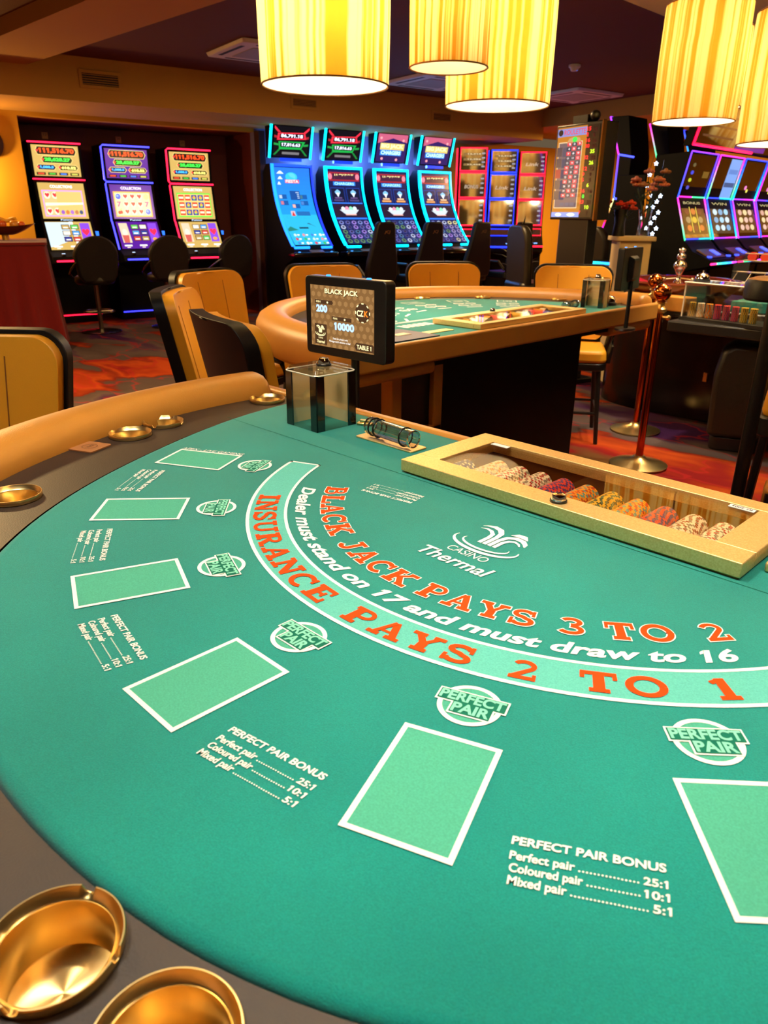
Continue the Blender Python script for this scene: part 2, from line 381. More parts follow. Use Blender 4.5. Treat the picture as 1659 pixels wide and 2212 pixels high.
PALE_P = mat('pale_letter_print', (120, 196, 168), 0.9, spec=0.2)
def layout_one(mb):
    mb.step = (0, 0, 1)
    z0, z1, z2, z3 = TH + .0004, TH + .0007, TH + .0010, TH + .0013
    # insurance band
    def band(r0, r1, a0, a1, z, mt, n=60):
        mb.m(mt); vs = []; fs = []
        for i in range(n+1):
            a = a0 + (a1-a0)*i/n; vs += [(*pt(r0, a), z), (*pt(r1, a), z)]
        for i in range(n): fs.append((2*i, 2*i+1, 2*i+3, 2*i+2))
        mb.add(vs, fs)
    A_ = 67.9
    band(.4475, .5017, -A_, A_, z0, FELT_BL)
    band(.4993, .5042, -A_, A_, z1, PRINT_W); band(.4452, .4497, -A_, A_, z1, PRINT_W)
    for s in (-1, 1): band(.4452, .5042, s*A_, s*(A_-.55), z1, PRINT_W, 1)
    def words(lst, r, h, outline):
        for w, a0, a1 in lst:
            if outline:
                pl, W_ = slab_word(w, .036); T = arc_T(r, h, a0, a1, W_, z1); mb.m(PRINT_W)
                for p in pl: mb.flat(p, T)
            pl, W_ = slab_word(w); T = arc_T(r, h, a0, a1, W_, z2); mb.m(PRINT_O)
            for p in pl: mb.flat(p, T)
    words([('INSURANCE', -47.9, -4.6), ('PAYS', -.3, 18.5), ('2', 22.9, 26.3), ('TO', 30.7, 40.6), ('1', 45.4, 48.0)], .4935, .033, False)
    words([('BLACK', -54.3, -25.4), ('JACK', -21.9, -.1), ('PAYS', 2.6, 23.8), ('3', 27.2, 31.9), ('TO', 34.6, 45.6), ('2', 50.0, 54.3)], .3960, .0345, True)
    v, f = text2d('Dealer must stand on 17 and must draw to 16', 0.22, 0.030)
    # subdivide nothing: letters are small against the arc
    x0, x1 = min(p[0] for p in v), max(p[0] for p in v)
    cap = .729
    mb.m(PRINT_W); a0, a1 = -53.0, 52.0
    mb.add([(*pt(.4325 - p[1]/cap*.0215, a0 + (a1-a0)*(p[0]-x0)/(x1-x0)), z1) for p in v], f)
    # betting boxes, side-bet circles, pay tables
    for k in range(7):
        a = (k - 3) * 20.91; ca, sa = math.cos(R(a)), math.sin(R(a))
        def T(z, r):
            return lambda x, y: (ca*x + sa*(r - y), sa*x - ca*(r - y), z)
        w, h, lw = .0865, .1265, .0045
        mb.m(FELT_LT).flat(rect2d(-w/2, w/2, -h/2, h/2), T(z0, .66))
        mb.m(PRINT_W)
        for q in ((-w/2, w/2, h/2-lw, h/2), (-w/2, w/2, -h/2, -h/2+lw), (-w/2, -w/2+lw, -h/2+lw, h/2-lw), (w/2-lw, w/2, -h/2+lw, h/2-lw)):
            mb.flat(rect2d(*q), T(z1, .66))
        Tp = lambda z: T(z, .5505)
        mb.m(FELT_LT).flat(disc2d(0, 0, .0255), Tp(z0)); mb.m(PRINT_W).flat(ring2d(0, 0, .0247, .0293), Tp(z1))
        for word, bx_ in (('PERFECT', (-.0295, .0305, .0008, .0138)), ('PAIR', (-.0135, .0205, -.0148, -.0018))):
            ref = text2d(word, 0, .02); X0, X1, Y0, Y1 = bx_
            for e_, mt_p, zz in ((.0030, PRINT_W, z2), (.0014, PRINT_G, z3)):
                mb.m(mt_p).flat(([(X0-e_, Y0-e_), (X1+e_, Y0-e_), (X1+e_, Y1+e_), (X0-e_, Y1+e_)], [(0, 1, 2, 3)]), Tp(zz))
            mb.m(PALE_P).flat(fit(text2d(word, 0, .035), *bx_, ref), Tp(z3 + .0004))
        if k < 6:
            b = a + 10.455; cb, sb = math.cos(R(b)), math.sin(R(b))
            Tb = lambda x, y: (cb*x + sb*(.683 - y), sb*x - cb*(.683 - y), z1)
            paytable(mb, Tb)
    c8, s8 = math.cos(R(189)), math.sin(R(189))
    paytable(mb, lambda x, y: (-.228 + c8*x - s8*(y+.021), -.177 + s8*x + c8*(y+.021), z1), .92)
    # maker's line along the far side of the first box
    v, f = fit(text2d('APEX - LIVE GAMING', .2, .0), -.064, .062, .0012, .0105)
    a = -62.73; ca, sa = math.cos(R(a)), math.sin(R(a))
    mb.m(PRINT_W).add([(ca*(-.0445 - p[1]) + sa*(.66 + p[0]*-1), sa*(-.0445 - p[1]) - ca*(.66 + p[0]*-1), z1) for p in v], [tuple(reversed(q)) for q in f])
    # house emblem
    X = lambda x, y: (x, y, z1)
    mb.m(PRINT_W).flat(fit(text2d('Thermal', .18, .015), -.060, .052, -.308, -.2825), X)
    mb.flat(fit(text2d('CASINO', .10, 0), -.037, .026, -.274, -.2590), X)
    def S_(pts, w): mb.flat(stroke2d(pts, w), X)
    for pts, w in emblem(-.006, -.228): S_(pts, w)
def emblem(cx, cy, s=1.0):
    q = lambda P: [(cx + x*s, cy + y*s) for x, y in P]
    ws = lambda L: [x*s for x in L]
    L1 = [(-.0115, 0), (-.0115, .022), (-.014, .034), (-.022, .042), (-.031, .0445), (-.040, .041)]
    L2 = [(-.0035, 0), (-.0035, .028), (-.006, .043), (-.014, .053), (-.026, .0565), (-.036, .0535), (-.042, .049)]
    R1 = [(.0045, 0), (.0045, .024), (.008, .038), (.018, .045), (.030, .043), (.038, .036), (.0415, .0285)]
    R2 = [(.0125, 0), (.0125, .020), (.016, .030), (.023, .034), (.031, .031), (.036, .025)]
    P = [(.006, .049), (.014, .055), (.024, .055), (.033, .049)]
    n1 = arcp(0, 0, .050, .026, 168, 375, 22); n2 = arcp(0, 0, .036, .017, 165, 375, 20)
    tp = lambda n, w: [w * (0.12 + 0.88*math.sin(math.pi*min(1, .04 + i/(n-1)*.92))) for i in range(n)]
    return [(q(L1), ws([.0060, .0060, .0060, .0055, .004, .0006])), (q(L2), ws([.0064, .0064, .0075, .0085, .0075, .004, .0006])),
            (q(R1), ws([.0064, .0064, .0075, .0085, .008, .0065, .002])), (q(R2), ws([.0058, .0058, .0055, .0048, .0038, .002])),
            (q(P), ws([.001, .009, .010, .001])), (q(n1), ws(tp(23, .0062))), (q(n2), ws(tp(21, .0045)))]
def paytable(mb, T, s=1.0):
    mb.m(PRINT_W)
    w = .103 * s
    mb.flat(fit(text2d('PERFECT PAIR BONUS', .08, .025), -w/2, w/2, -.0075*s, 0), T)
    for i, (a, b, x) in enumerate((('Perfect pair', '25:1', .42), ('Coloured pair', '10:1', .47), ('Mixed pair', '5:1', .37))):
        y1 = (-.0135 - i*.0105) * s; y0 = y1 - .0072*s
        vf = text2d(a, .08, .02); ref = ([p for p in vf[0] if p[1] >= -.01], None)
        mb.flat(fit(vf, -w/2, -w/2 + x*w, y0, y1, ref), T)
        wb = .115 if i == 2 else .155
        mb.flat(fit(text2d(b, .08, .02), w/2 - wb*w, w/2, y0, y1 - .0006), T)
        xs = -w/2 + (x + .015)*w; xe = w/2 - (wb + .02)*w
        n = int((xe - xs) / .0024)
        for j in range(n): mb.flat(disc2d(xs + (j+.5)*(xe-xs)/n, y0 + .0008, .00075, 6), T)
def layout_two(mb):
    z = TH + .0006; X = lambda x, y: (x, y, z); mb.m(PRINT_W)
    def frame(x0, x1, y0, y1, w=.006):
        for q in ((x0, x1, y0, y0+w), (x0, x1, y1-w, y1), (x0, x0+w, y0, y1), (x1-w, x1, y0, y1)): mb.flat(rect2d(*q), X)
    mb.flat(rect2d(-.55, .55, -.232, -.225), X); mb.flat(rect2d(-.55, .55, -.248, -.241), X)
    for k in range(5): frame(-.30 + k*.11, -.21 + k*.11, -.195, -.135)
    for k in range(6): mb.flat(rect2d(.35 + k*.03, .37 + k*.03, -.18, -.12), X)
    for k in range(6):
        a = -52 + k*20.8; ca, sa = math.cos(R(a)), math.sin(R(a))
        for r, kind in ((.70, 'box'), (.595, 'ring'), (.52, 'ring'), (.45, 'txt')):
            T = lambda x, y: (ca*x + sa*(r - y), sa*x - ca*(r - y), z)
            if kind == 'box':
                for q in ((-.05, .05, -.04, -.034), (-.05, .05, .034, .04), (-.05, -.044, -.04, .04), (.044, .05, -.04, .04)): mb.flat(rect2d(*q), T)
                mb.flat(fit(text2d('BET', 0, .02), -.025, .025, -.012, .012), T)
            elif kind == 'ring':
                for s_ in (-.032, .032): mb.flat(ring2d(s_, 0, .020, .026, 24), T)
                mb.flat(rect2d(-.05, .05, -.004, .004), T)
            else: mb.flat(rect2d(-.04, .04, -.006, .006), T)

def fill2d(polys):
    c = bpy.data.curves.new('outline', 'CURVE'); c.dimensions = '2D'; c.fill_mode = 'FRONT'
    for P in polys:
        s = c.splines.new('POLY'); s.points.add(len(P)-1); s.use_cyclic_u = True
        for q, p in zip(s.points, P): q.co = (p[0], p[1], 0, 1)
    o = bpy.data.objects.new('outline', c); C.objects.link(o)
    dg = bpy.context.evaluated_depsgraph_get(); me = o.evaluated_get(dg).to_mesh()
    v = [(p.co.x, p.co.y) for p in me.vertices]; f = [tuple(p.vertices) for p in me.polygons]
    o.evaluated_get(dg).to_mesh_clear(); bpy.data.objects.remove(o); bpy.data.curves.remove(c)
    return v, f
def curve_fill(polys, z, mt, name, parent):
    return MB().m(mt).flat(fill2d(polys), lambda x, y: (x, y, z)).build(name, parent, smooth=0)

def make_table(label, which, loc, rz, cups, well):
    t = thing('gaming_table', label, 'gaming table', loc, rz, None)
    angs = [-97 + 194*i/96 for i in range(97)]
    fo = [pt(smooth_polar(FELT_R, a), a) for a in angs]
    out = fo + [(fo[-1][0], .122), (fo[0][0], .122)]
    mb = MB().m(FELT)
    k = len(out)
    # felt with a rolled edge
    def off(P, d, z):
        r = []
        for x, y in P:
            l = math.hypot(x, y); r.append((x + x/l*d, y + (y/l*d if y < .1 else 0), z))
        return r
    rows = [off(out, d, TH - z) for d, z in ((-.012, 0), (-.008, .0004), (-.005, .0014), (-.0025, .003), (-.0008, .0052), (0, .008), (0, .014))]
    mb.add([p for r_ in rows for p in r_], [(i + r_*k, i + (r_+1)*k, (i+1) % k + (r_+1)*k, (i+1) % k + r_*k) for r_ in range(6) for i in range(k)])
    a0, a1, b0, b1 = well
    mb.flat(fill2d([[p[:2] for p in rows[0]], [(a0, b0), (a1, b0), (a1, b1), (a0, b1)]]), lambda x, y: (x, y, TH))
    (layout_one if which == 1 else layout_two)(mb)
    if which == 1:   # sewn seam of the dealer strip
        mb.m(PRINT_G).flat(rect2d(-.80, .80, -.1008, -.0996), lambda x, y: (x, y, TH + .0003))
    mb.build('felt', t, smooth=30)
    ri = [pt(smooth_polar(RAIL_R, a) + .012, a) for a in angs]
    holes = [[(pt(r, a)[0] + .0365*math.cos(2*math.pi*i/28), pt(r, a)[1] + .0365*math.sin(2*math.pi*i/28)) for i in range(28)] for r, a, _ in cups]
    inner = [pt(smooth_polar(FELT_R, a) + .0022, a) for a in angs]
    curve_fill([ri + [(ri[-1][0], .124), (inner[-1][0], .124)] + inner[::-1] + [(inner[0][0], .124), (ri[0][0], .124)]] + holes, TH - .004, RACE, 'race_track', t)
    prof = [(0, -.012), (.002, .014), (.014, .032), (.036, .044), (.064, .047), (.094, .042), (.120, .026), (.134, .0), (.138, -.035), (.132, -.075), (.115, -.094), (.06, -.10), (.0, -.09)]
    path = [((*pt(smooth_polar(RAIL_R, a), a), TH), (math.sin(R(a)), -math.cos(R(a)), 0)) for a in [-95.5 + 191*i/80 for i in range(81)]]
    def shrink(P, s): return [((.068 + (a-.068)*s), (-.02 + (z_+.02)*s)) for a, z_ in P]
    rail = MB().m(TAN); kq = len(prof); vs = []; fs = []
    ends = [(-96.9, .55), (-96.7, .78), (-96.3, .92)]
    full = [(a, s) for a, s in ends] + [(p, 1.0) for p in [-95.5 + 191*i/80 for i in range(81)]] + [(-a, s) for a, s in ends[::-1]]
    for a, s in full:
        r0 = smooth_polar(RAIL_R, a)
        for q, z_ in shrink(prof, s): vs.append((*pt(r0 + q, a), TH + z_))
    for i in range(len(full)-1):
        for q in range(kq): fs.append((i*kq+q, (i+1)*kq+q, (i+1)*kq+(q+1) % kq, i*kq+(q+1) % kq))
    fs += [tuple(range(kq)), tuple((len(full)-1)*kq+q for q in range(kq-1, -1, -1))]
    rail.add(vs, fs).build('arm_rest', t, smooth=60)
    MB().m(TAN).bx(-1.035, 1.035, .122, .150, TH - .075, TH + .006).build('dealer_edge', t, bevel=.009, seg=3)
    MB().m(TAN).bx(-1.03, -.62, .02, .125, TH - .125, TH - .074).build('corner_apron', t, bevel=.02, seg=3)
    MB().m(TAN).bx(.62, 1.03, .02, .125, TH - .125, TH - .074).build('corner_apron', t, bevel=.02, seg=3)
    under = [pt(smooth_polar(RAIL_R, a) - .02, a) for a in angs[::4]] 
    MB().m(BLKF).prism(under + [(under[-1][0], .11), (under[0][0], .11)], lambda x, y: (x, y, TH - .10), lambda x, y: (x, y, TH - .055)).build('underframe', t)
    b = MB().m(BLKF).bx(-.62, .62, -.42, -.02, .06, TH - .10); b.bx(-.56, .56, -.36, -.06, 0, .06); b.build('pedestal', t, bevel=.01)
    fr = MB().m(TAN); x0, x1, z0, z1, y_ = .46, .74, .50, .82, .02
    for q in ((x0, x0+.05, z0, z1), (x1-.05, x1, z0, z1), (x0, x1, z0, z0+.06)): fr.bx(q[0], q[1], y_-.06, y_, q[2], q[3])
    fr.build('drop_box_frame', t, bevel=.004)
    MB().m(BLKM).bx(x0+.052, x1-.052, -.26, .0, z0+.06, z1-.02).build('drop_box', t, bevel=.004)
    return t

def brass_cup(kind, loc, label, group=None):
    z = TH - .004
    t = thing('ashtray' if kind == 'ash' else 'cup_holder', label, 'ashtray' if kind == 'ash' else 'cup holder', (loc[0], loc[1], z), 0, group)
    n = 128; prof = [(.0370, -.001), (.0400, .0), (.0412, .002), (.0413, .0078), (.0408, .0086), (.0400, .0086), (.0394, .0078), (.0368, .0022), (.0352, .0012), (.0346, .0018), (.0341, .0008), (.0338, -.030), (.0325, -.0345)]
    vs = []; k = len(prof); fs = []
    for i in range(n):
        th = 2*math.pi*i/n; dip = 0
        if kind == 'ash':
            d = min(abs((th - R(q) + math.pi) % (2*math.pi) - math.pi) for q in (35, 125, 215, 305)); dip = math.sqrt(max(0, 1 - (d/.115)**2))
        for r, z_ in prof:
            zz = z_ - (dip * .0058 if z_ > .0035 else 0)
            vs.append((r*math.cos(th), r*math.sin(th), zz))
    for i in range(n):
        j = (i+1) % n
        for q in range(k-1): fs.append((i*k+q, i*k+q+1, j*k+q+1, j*k+q))
    MB().m(BRASS).add(vs, fs).build('rim', t, smooth=50)
    pr = [(.0326 * i / 6, -.0345 - .0012*(1 - i/6)) for i in range(7)]
    MB().m(BRASSF).lathe(pr, (0, 0, 0), 64).build('floor_dish', t, smooth=60)
    return t
def brass_floor():
    m = mat('turned_brass', (238, 206, 138), 0.34, metal=1.0); nt = m.node_tree; b = nt.nodes['Principled BSDF']
    b.inputs['Anisotropic'].default_value = 0.95
    tg = nt.nodes.new('ShaderNodeTangent'); tg.direction_type = 'RADIAL'; tg.axis = 'Z'; nt.links.new(tg.outputs[0], b.inputs['Tangent'])
    return m
BRASSF = brass_floor()

# ------------------------------------------------------------------ table-top equipment
def chip_tray(label, loc, rz, x0, x1, y0, y1, plate):
    """gold lidded chip tray; local origin on the felt at the table's origin"""
    t = thing('chip_tray', label, 'chip tray', loc, rz)
    h = .023; m_ = .047; gx0, gx1, gy0, gy1 = x0 + m_, x1 - .05, y0 + .045, y1 - .035
    b = MB().m(GOLD)
    for q in ((x0, x1, y0, gy0), (x0, x1, gy1, y1), (x0, gx0, gy0, gy1), (gx1, x1, gy0, gy1)): b.bx(q[0], q[1], q[2], q[3], .003, h)
    b.build('lid_frame', t, bevel=.0012)
    b = MB().m(GOLDS); e = .006
    for q in ((x0+.004, x1-.004, y0+.004, gy0-e), (x0+.004, x1-.004, gy1+e, y1-.004), (x0+.004, gx0-e, gy0-e, gy1+e), (gx1+e, x1-.004, gy0-e, gy1+e)): b.bx(q[0], q[1], q[2], q[3], .0, .0032)
    b.build('base_plate', t)
    w = MB().m(mat('tray_well', (150, 96, 36), .25, metal=.85)); e2 = .004
    w.bx(gx0-e2, gx1+e2, gy0-e2, gy1+e2, -.0275, -.0255)
    for q in ((gx0-e2, gx1+e2, gy0-e2, gy0-.002), (gx0-e2, gx1+e2, gy1+.002, gy1+e2), (gx0-e2, gx0-.002, gy0-e2, gy1+e2), (gx1+.002, gx1+e2, gy0-e2, gy1+e2)): w.bx(q[0], q[1], q[2], q[3], -.0275, .0028)
    w.build('well', t)
    MB().m(thin_glass('smoked_glass', (.97, .93, .84), .06)).bx(gx0 - .002, gx1 + .002, gy0 - .002, gy1 + .002, h - .0045, h - .0025).build('lid_window', t, smooth=0)
    k = MB().m(BLKM).lathe([(0, 0), (.0125, 0), (.0125, .003), (.010, .0045)], (-.0 + (x0+x1)/2 + .014, y0 + .020, h), 28)
    k.m(CHROME).lathe([(.0110, .003), (.0108, .008), (.0088, .0115), (.005, .0125), (0, .0125)], ((x0+x1)/2 + .014, y0 + .020, h), 28)
    k.build('lock_knob', t, smooth=40)
    if plate:
        for px_, txt in ((gx1 - .022, 'RS 2004'), (gx0 + .020, None)):
            p = MB().m(WHITE).bx(px_ - .018, px_ + .018, gy1 - .0125, gy1 - .001, h - .0022, h - .0014)
            if txt: p.m(INK).flat(fit(text2d(txt, 0, .01), -.014, .014, -.003, .003), lambda x, y: (px_ - x, gy1 - .0068 - y, h - .0011))
            p.build('number_plate', t, smooth=0)
    return t, (gx0, gx1, gy0, gy1)

TRX = (-.292, .272, -.092, .140)
tbl1 = make_table('green felt blackjack table in front with orange INSURANCE PAYS 2 TO 1 lettering', 1, (0, 0, 0), 0, CUPS, (-.292+.047-.005, .272-.05+.005, -.092+.045-.005, .140-.035+.005))
LB = ['small brass cup holder at the left frame edge of the front table rail', 'brass cup holder beside the brown square card on the front table',
      'notched brass ashtray beside a cup holder along the far rail of the front table', 'brass cup holder at the far end of the front table rail',
      'big notched brass ashtray in the bottom left corner of the front table', 'big plain brass cup holder at the bottom edge of the front table']
for (r, a, kd), lb in zip(CUPS, LB): brass_cup(kd, pt(r, a), lb, 'brass cups set into the front table ring')
tray1, gl1 = chip_tray('gold metal chip tray with glass lid full of chips on the front table', (0, 0, TH), 0, *TRX, True)

# chips: rolls lying in the tray, every chip its own object
def chip_proto(base, s1, s2, name='casino_chip', r=.0195, th=.0036):
    n = 24; b = MB(); mb = mat('chip_%d_%d_%d' % base, base, .5); m1 = mat('chip_%d_%d_%d' % s1, s1, .5); m2 = mat('chip_%d_%d_%d' % s2, s2, .5)
    P = [(math.cos(2*math.pi*i/n)*r, math.sin(2*math.pi*i/n)*r) for i in range(n)]
    b.m(mb); b.add([(x, y, -th/2) for x, y in P] + [(x, y, th/2) for x, y in P], [tuple(range(n-1, -1, -1)), tuple(range(n, 2*n))])
    for i in range(n):
        b.m(m1 if i % 4 == 0 else (m2 if i % 4 == 2 else mb)); j = (i+1) % n
        b.add([(*P[i], -th/2), (*P[j], -th/2), (*P[j], th/2), (*P[i], th/2)], [(0, 1, 2, 3)])
    return b.build(name, smooth=0)
ROWS = [((70, 84, 132), (235, 225, 200), (120, 120, 130), 'blue and white'), ((240, 228, 196), (206, 130, 40), (190, 180, 170), 'cream and gold'),
        ((238, 226, 206), (176, 30, 34), (130, 120, 112), 'white, red and grey'), ((236, 224, 204), (170, 34, 34), (140, 128, 118), 'white, maroon and grey'),
        ((222, 58, 44), (52, 52, 122), (52, 60, 130), 'red and navy'), ((236, 150, 30), (190, 50, 20), (80, 150, 160), 'orange, red and teal'),
        ((228, 176, 44), (40, 64, 44), (40, 100, 84), 'yellow and dark green'), ((238, 156, 34), (196, 50, 24), (84, 156, 160), 'orange, crimson and teal'),
        ((226, 66, 40), (60, 52, 110), (70, 60, 130), 'vermilion and purple'), ((238, 228, 210), (150, 60, 40), (136, 122, 112), 'white, brown and grey'),
        ((240, 230, 214), (170, 28, 34), (128, 116, 106), 'white, dark red and grey')]
ORD = ['leftmost', 'second', 'third', 'fourth', 'fifth', 'sixth', 'seventh', 'eighth', 'ninth', 'tenth', 'last']
protos = []
for i, (c0, c1, c2, nm) in enumerate(ROWS):
    p = chip_proto(c0, c1, c2); protos.append(p)
    cx = gl1[0] + .020 + i*(gl1[1] - gl1[0] - .040)/10
    n = 12 if i == 0 else 21
    for k in range(n):
        o = p if k == 0 else p.copy()
        if k: C.objects.link(o)
        o.location = (cx, gl1[2] + .006 + k*.0041, TH - .004)
        o.rotation_euler = (R(90), R(random.choice((0, 30, 45, 60, 75)) + random.uniform(-6, 6)), 0)
        tag(o, '%s chip in the %s roll of the front chip tray' % (nm, ORD[i]), 'casino chip', 'chips in the %s roll of the front tray' % ORD[i])
# small gold ledge at the right end of the tray
tag(MB().m(GOLD).bx(.283, .36, -.045, .09, TH, TH + .014).build('card_slot_plate', bevel=.003), 'small gold metal ledge against the right end of the front chip tray', 'metal plate')

def discard_holder(label, loc, rz, h=.122):
    t = thing('discard_holder', label, 'card holder', loc, rz)
    w, d = .100, .104; s = .0115
    p = MB().m(BEIGE).bx(-w/2+.003, w/2-.003, d/2-.004, d/2-.001, 0, h-.012); p.bx(-w/2+.001, -w/2+.004, -d/2+.003, d/2-.003, 0, h-.012); p.build('back_panel', t)
    g = MB().m(ACRYL).bx(-w/2+.003, w/2-.003, -d/2+.001, -d/2+.0025, 0, h-.010); g.bx(w/2-.0025, w/2-.001, -d/2+.003, d/2-.003, 0, h-.010); g.build('clear_panel', t, smooth=0)
    for x, y in ((-1, -1), (1, -1), (1, 1), (-1, 1)):
        c = MB().m(BLK); X, Y = x*(w/2), y*(d/2)
        c.bx(min(X, X-x*.021), max(X, X-x*.021), min(Y, Y-y*.0035), max(Y, Y-y*.0035), 0, h-.009)
        c.bx(min(X, X-x*.0035), max(X, X-x*.0035), min(Y, Y-y*.021), max(Y, Y-y*.021), 0, h-.009)
        c.build('corner_post', t, bevel=.0012)
    l = MB().m(ACRYL).prism(rrect(w+.004, d+.004, .014, 4), lambda x, y: (x, y, h-.010), lambda x, y: (x*.90, y*.90, h)); l.build('lid', t, smooth=25)
    MB().m(mat('acrylic_edge', (226, 214, 190), .15, spec=.8)).tube([(x*.99, y*.99, h-.009) for x, y in rrect(w+.004, d+.004, .014, 4)], .0016, 6, closed=True).build('lid_edge', t)
    k = MB().m(BLKM).lathe([(0, 0), (.0155, 0), (.0155, .003), (.013, .004)], (0.004, .006, h), 24)
    k.m(CHROME).lathe([(.013, .003), (.0125, .009), (.0095, .0145), (.0055, .0155), (0, .0155)], (.004, .006, h), 24); k.build('knob', t, smooth=40)
    return t
discard_holder('clear card holder with black corners and chrome knob beside the front monitor', (-.620, .012, TH), R(-1))
def clear_tube(label, loc, rz, L=.125):
    t = thing('clear_tube', label, 'tube', loc, rz)
    b = MB().m(TUBEG); n = 24; r = .0165
    b.lathe([(r, -L/2), (r, L/2), (r-.002, L/2), (r-.002, -L/2)], (0, 0, 0), n, close=True)
    o = b.build('barrel', t, smooth=40); o.rotation_euler = (0, R(90), 0); o.location = (0, 0, r + .004)
    for x in (-L/2+.014, -L/2+.028, L/2-.022):
        q = MB().m(BLKM).tube([(x, (r+.001)*math.cos(2*math.pi*i/20), r+.004 + (r+.001)*math.sin(2*math.pi*i/20)) for i in range(20)], .0017, 6, closed=True); q.build('rubber_ring', t)
    for x in (-L/2, L/2):
        MB().m(CHROME).tube([(x, (r-.001)*math.cos(2*math.pi*i/20), r+.004 + (r-.001)*math.sin(2*math.pi*i/20)) for i in range(20)], .0019, 6, closed=True).build('end_rim', t)
    MB().m(mat('rolled_blue_paper', (40, 80, 200), .4)).bx(-L/2+.02, L/2-.02, -.006, .006, .0062, .0074).build('paper_strip', t)
    return t
tag(MB().m(GOLD).prism(rrect(.150, .044, .004, 3), lambda x, y: (-.425 + x, .018 + y, TH), lambda x, y: (-.425 + x, .018 + y, TH + .003)).build('slot_plate', bevel=.0008), 'flat gold slot plate under the clear tube on the front table', 'metal plate')
clear_tube('clear tube with three black rubber rings on the gold plate of the front table', (-.417, .012, TH + .003), R(-5))
key = thing('gold_clip', 'small gold clip and wire behind the front card holder', 'clip', (-.552, .072, TH + .001), R(30))
MB().m(BRASS).bx(-.016, .016, -.008, .008, 0, .004).bx(-.010, .012, -.004, .004, .004, .010).build('plate', key, bevel=.001)
MB().m(STEEL).tube([(.012 + .009*math.cos(2*math.pi*i/14), 0, .008 + .007*math.sin(2*math.pi*i/14)) for i in range(14)], .0008, 5, closed=True).build('ring', key)
cc = thing('square_card', 'brown square card lying beside a brass cup holder on the front table', 'card', (-.800, -.405, TH - .004), R(-66.5))
c = MB().m(mat('tan_card', (150, 96, 52), .6)).prism(rrect(.056, .056, .004, 3), lambda x, y: (x, y, .0005), lambda x, y: (x, y, .003))
c.m(mat('card_print', (96, 56, 28), .6)).flat(ring2d(0, 0, .013, .0145, 24), lambda x, y: (x, y, .0033)).flat(fit(text2d('BAR', 0, .01), -.009, .009, -.004, .004), lambda x, y: (x, y, .0033)); c.build('card_face', cc)

def monitor(label, loc, rz, w, h, tilt, screen, stem_h, plate=True):
    """flat display on a post clamped to the dealer edge; loc = centre of the screen; front faces local -y"""
    t = thing('table_monitor', label, 'monitor', loc, rz)
    b = MB().m(BLKM).prism(rrect(w, h, .010, 4), lambda x, y: (x, -.0, y), lambda x, y: (x, .030, y)); b.build('housing', t, bevel=.002)
    g = MB().m(BLKM).prism(rrect(w*.42, h*.62, .006, 3), lambda x, y: (x, .030, y), lambda x, y: (x*.7, .048, y*.8)); g.build('back_box', t, bevel=.002)
    MB().m(mat('brown_back_plate', (74, 44, 26), .5)).bx(-w*.13, w*.13, .047, .050, -h*.2, h*.2).build('back_plate', t)
    if screen: screen(t, w, h)
    p = MB().m(BLKM).cyl((0, .034, -stem_h), (0, .034, -h*.3), .0095, n=14); p.build('post', t)
    MB().m(BLKM).lathe([(0, 0), (.055, 0), (.058, -.008), (.045, -.016), (0, -.016)], (0, .03, -stem_h + .004), 24, 1, .8).build('clamp_plate', t, smooth=40)
    for x in (-.24*w, .26*w): MB().m(emi((40, 130, 255), 1.6)).prism(disc2d(0, 0, .007, 14)[0], lambda a, b_: (x + a, .012 + b_*.8, h/2 - .001), lambda a, b_: (x + a*.8, .012 + b_*.6, h/2 + .003)).build('status_light', t)
    return t
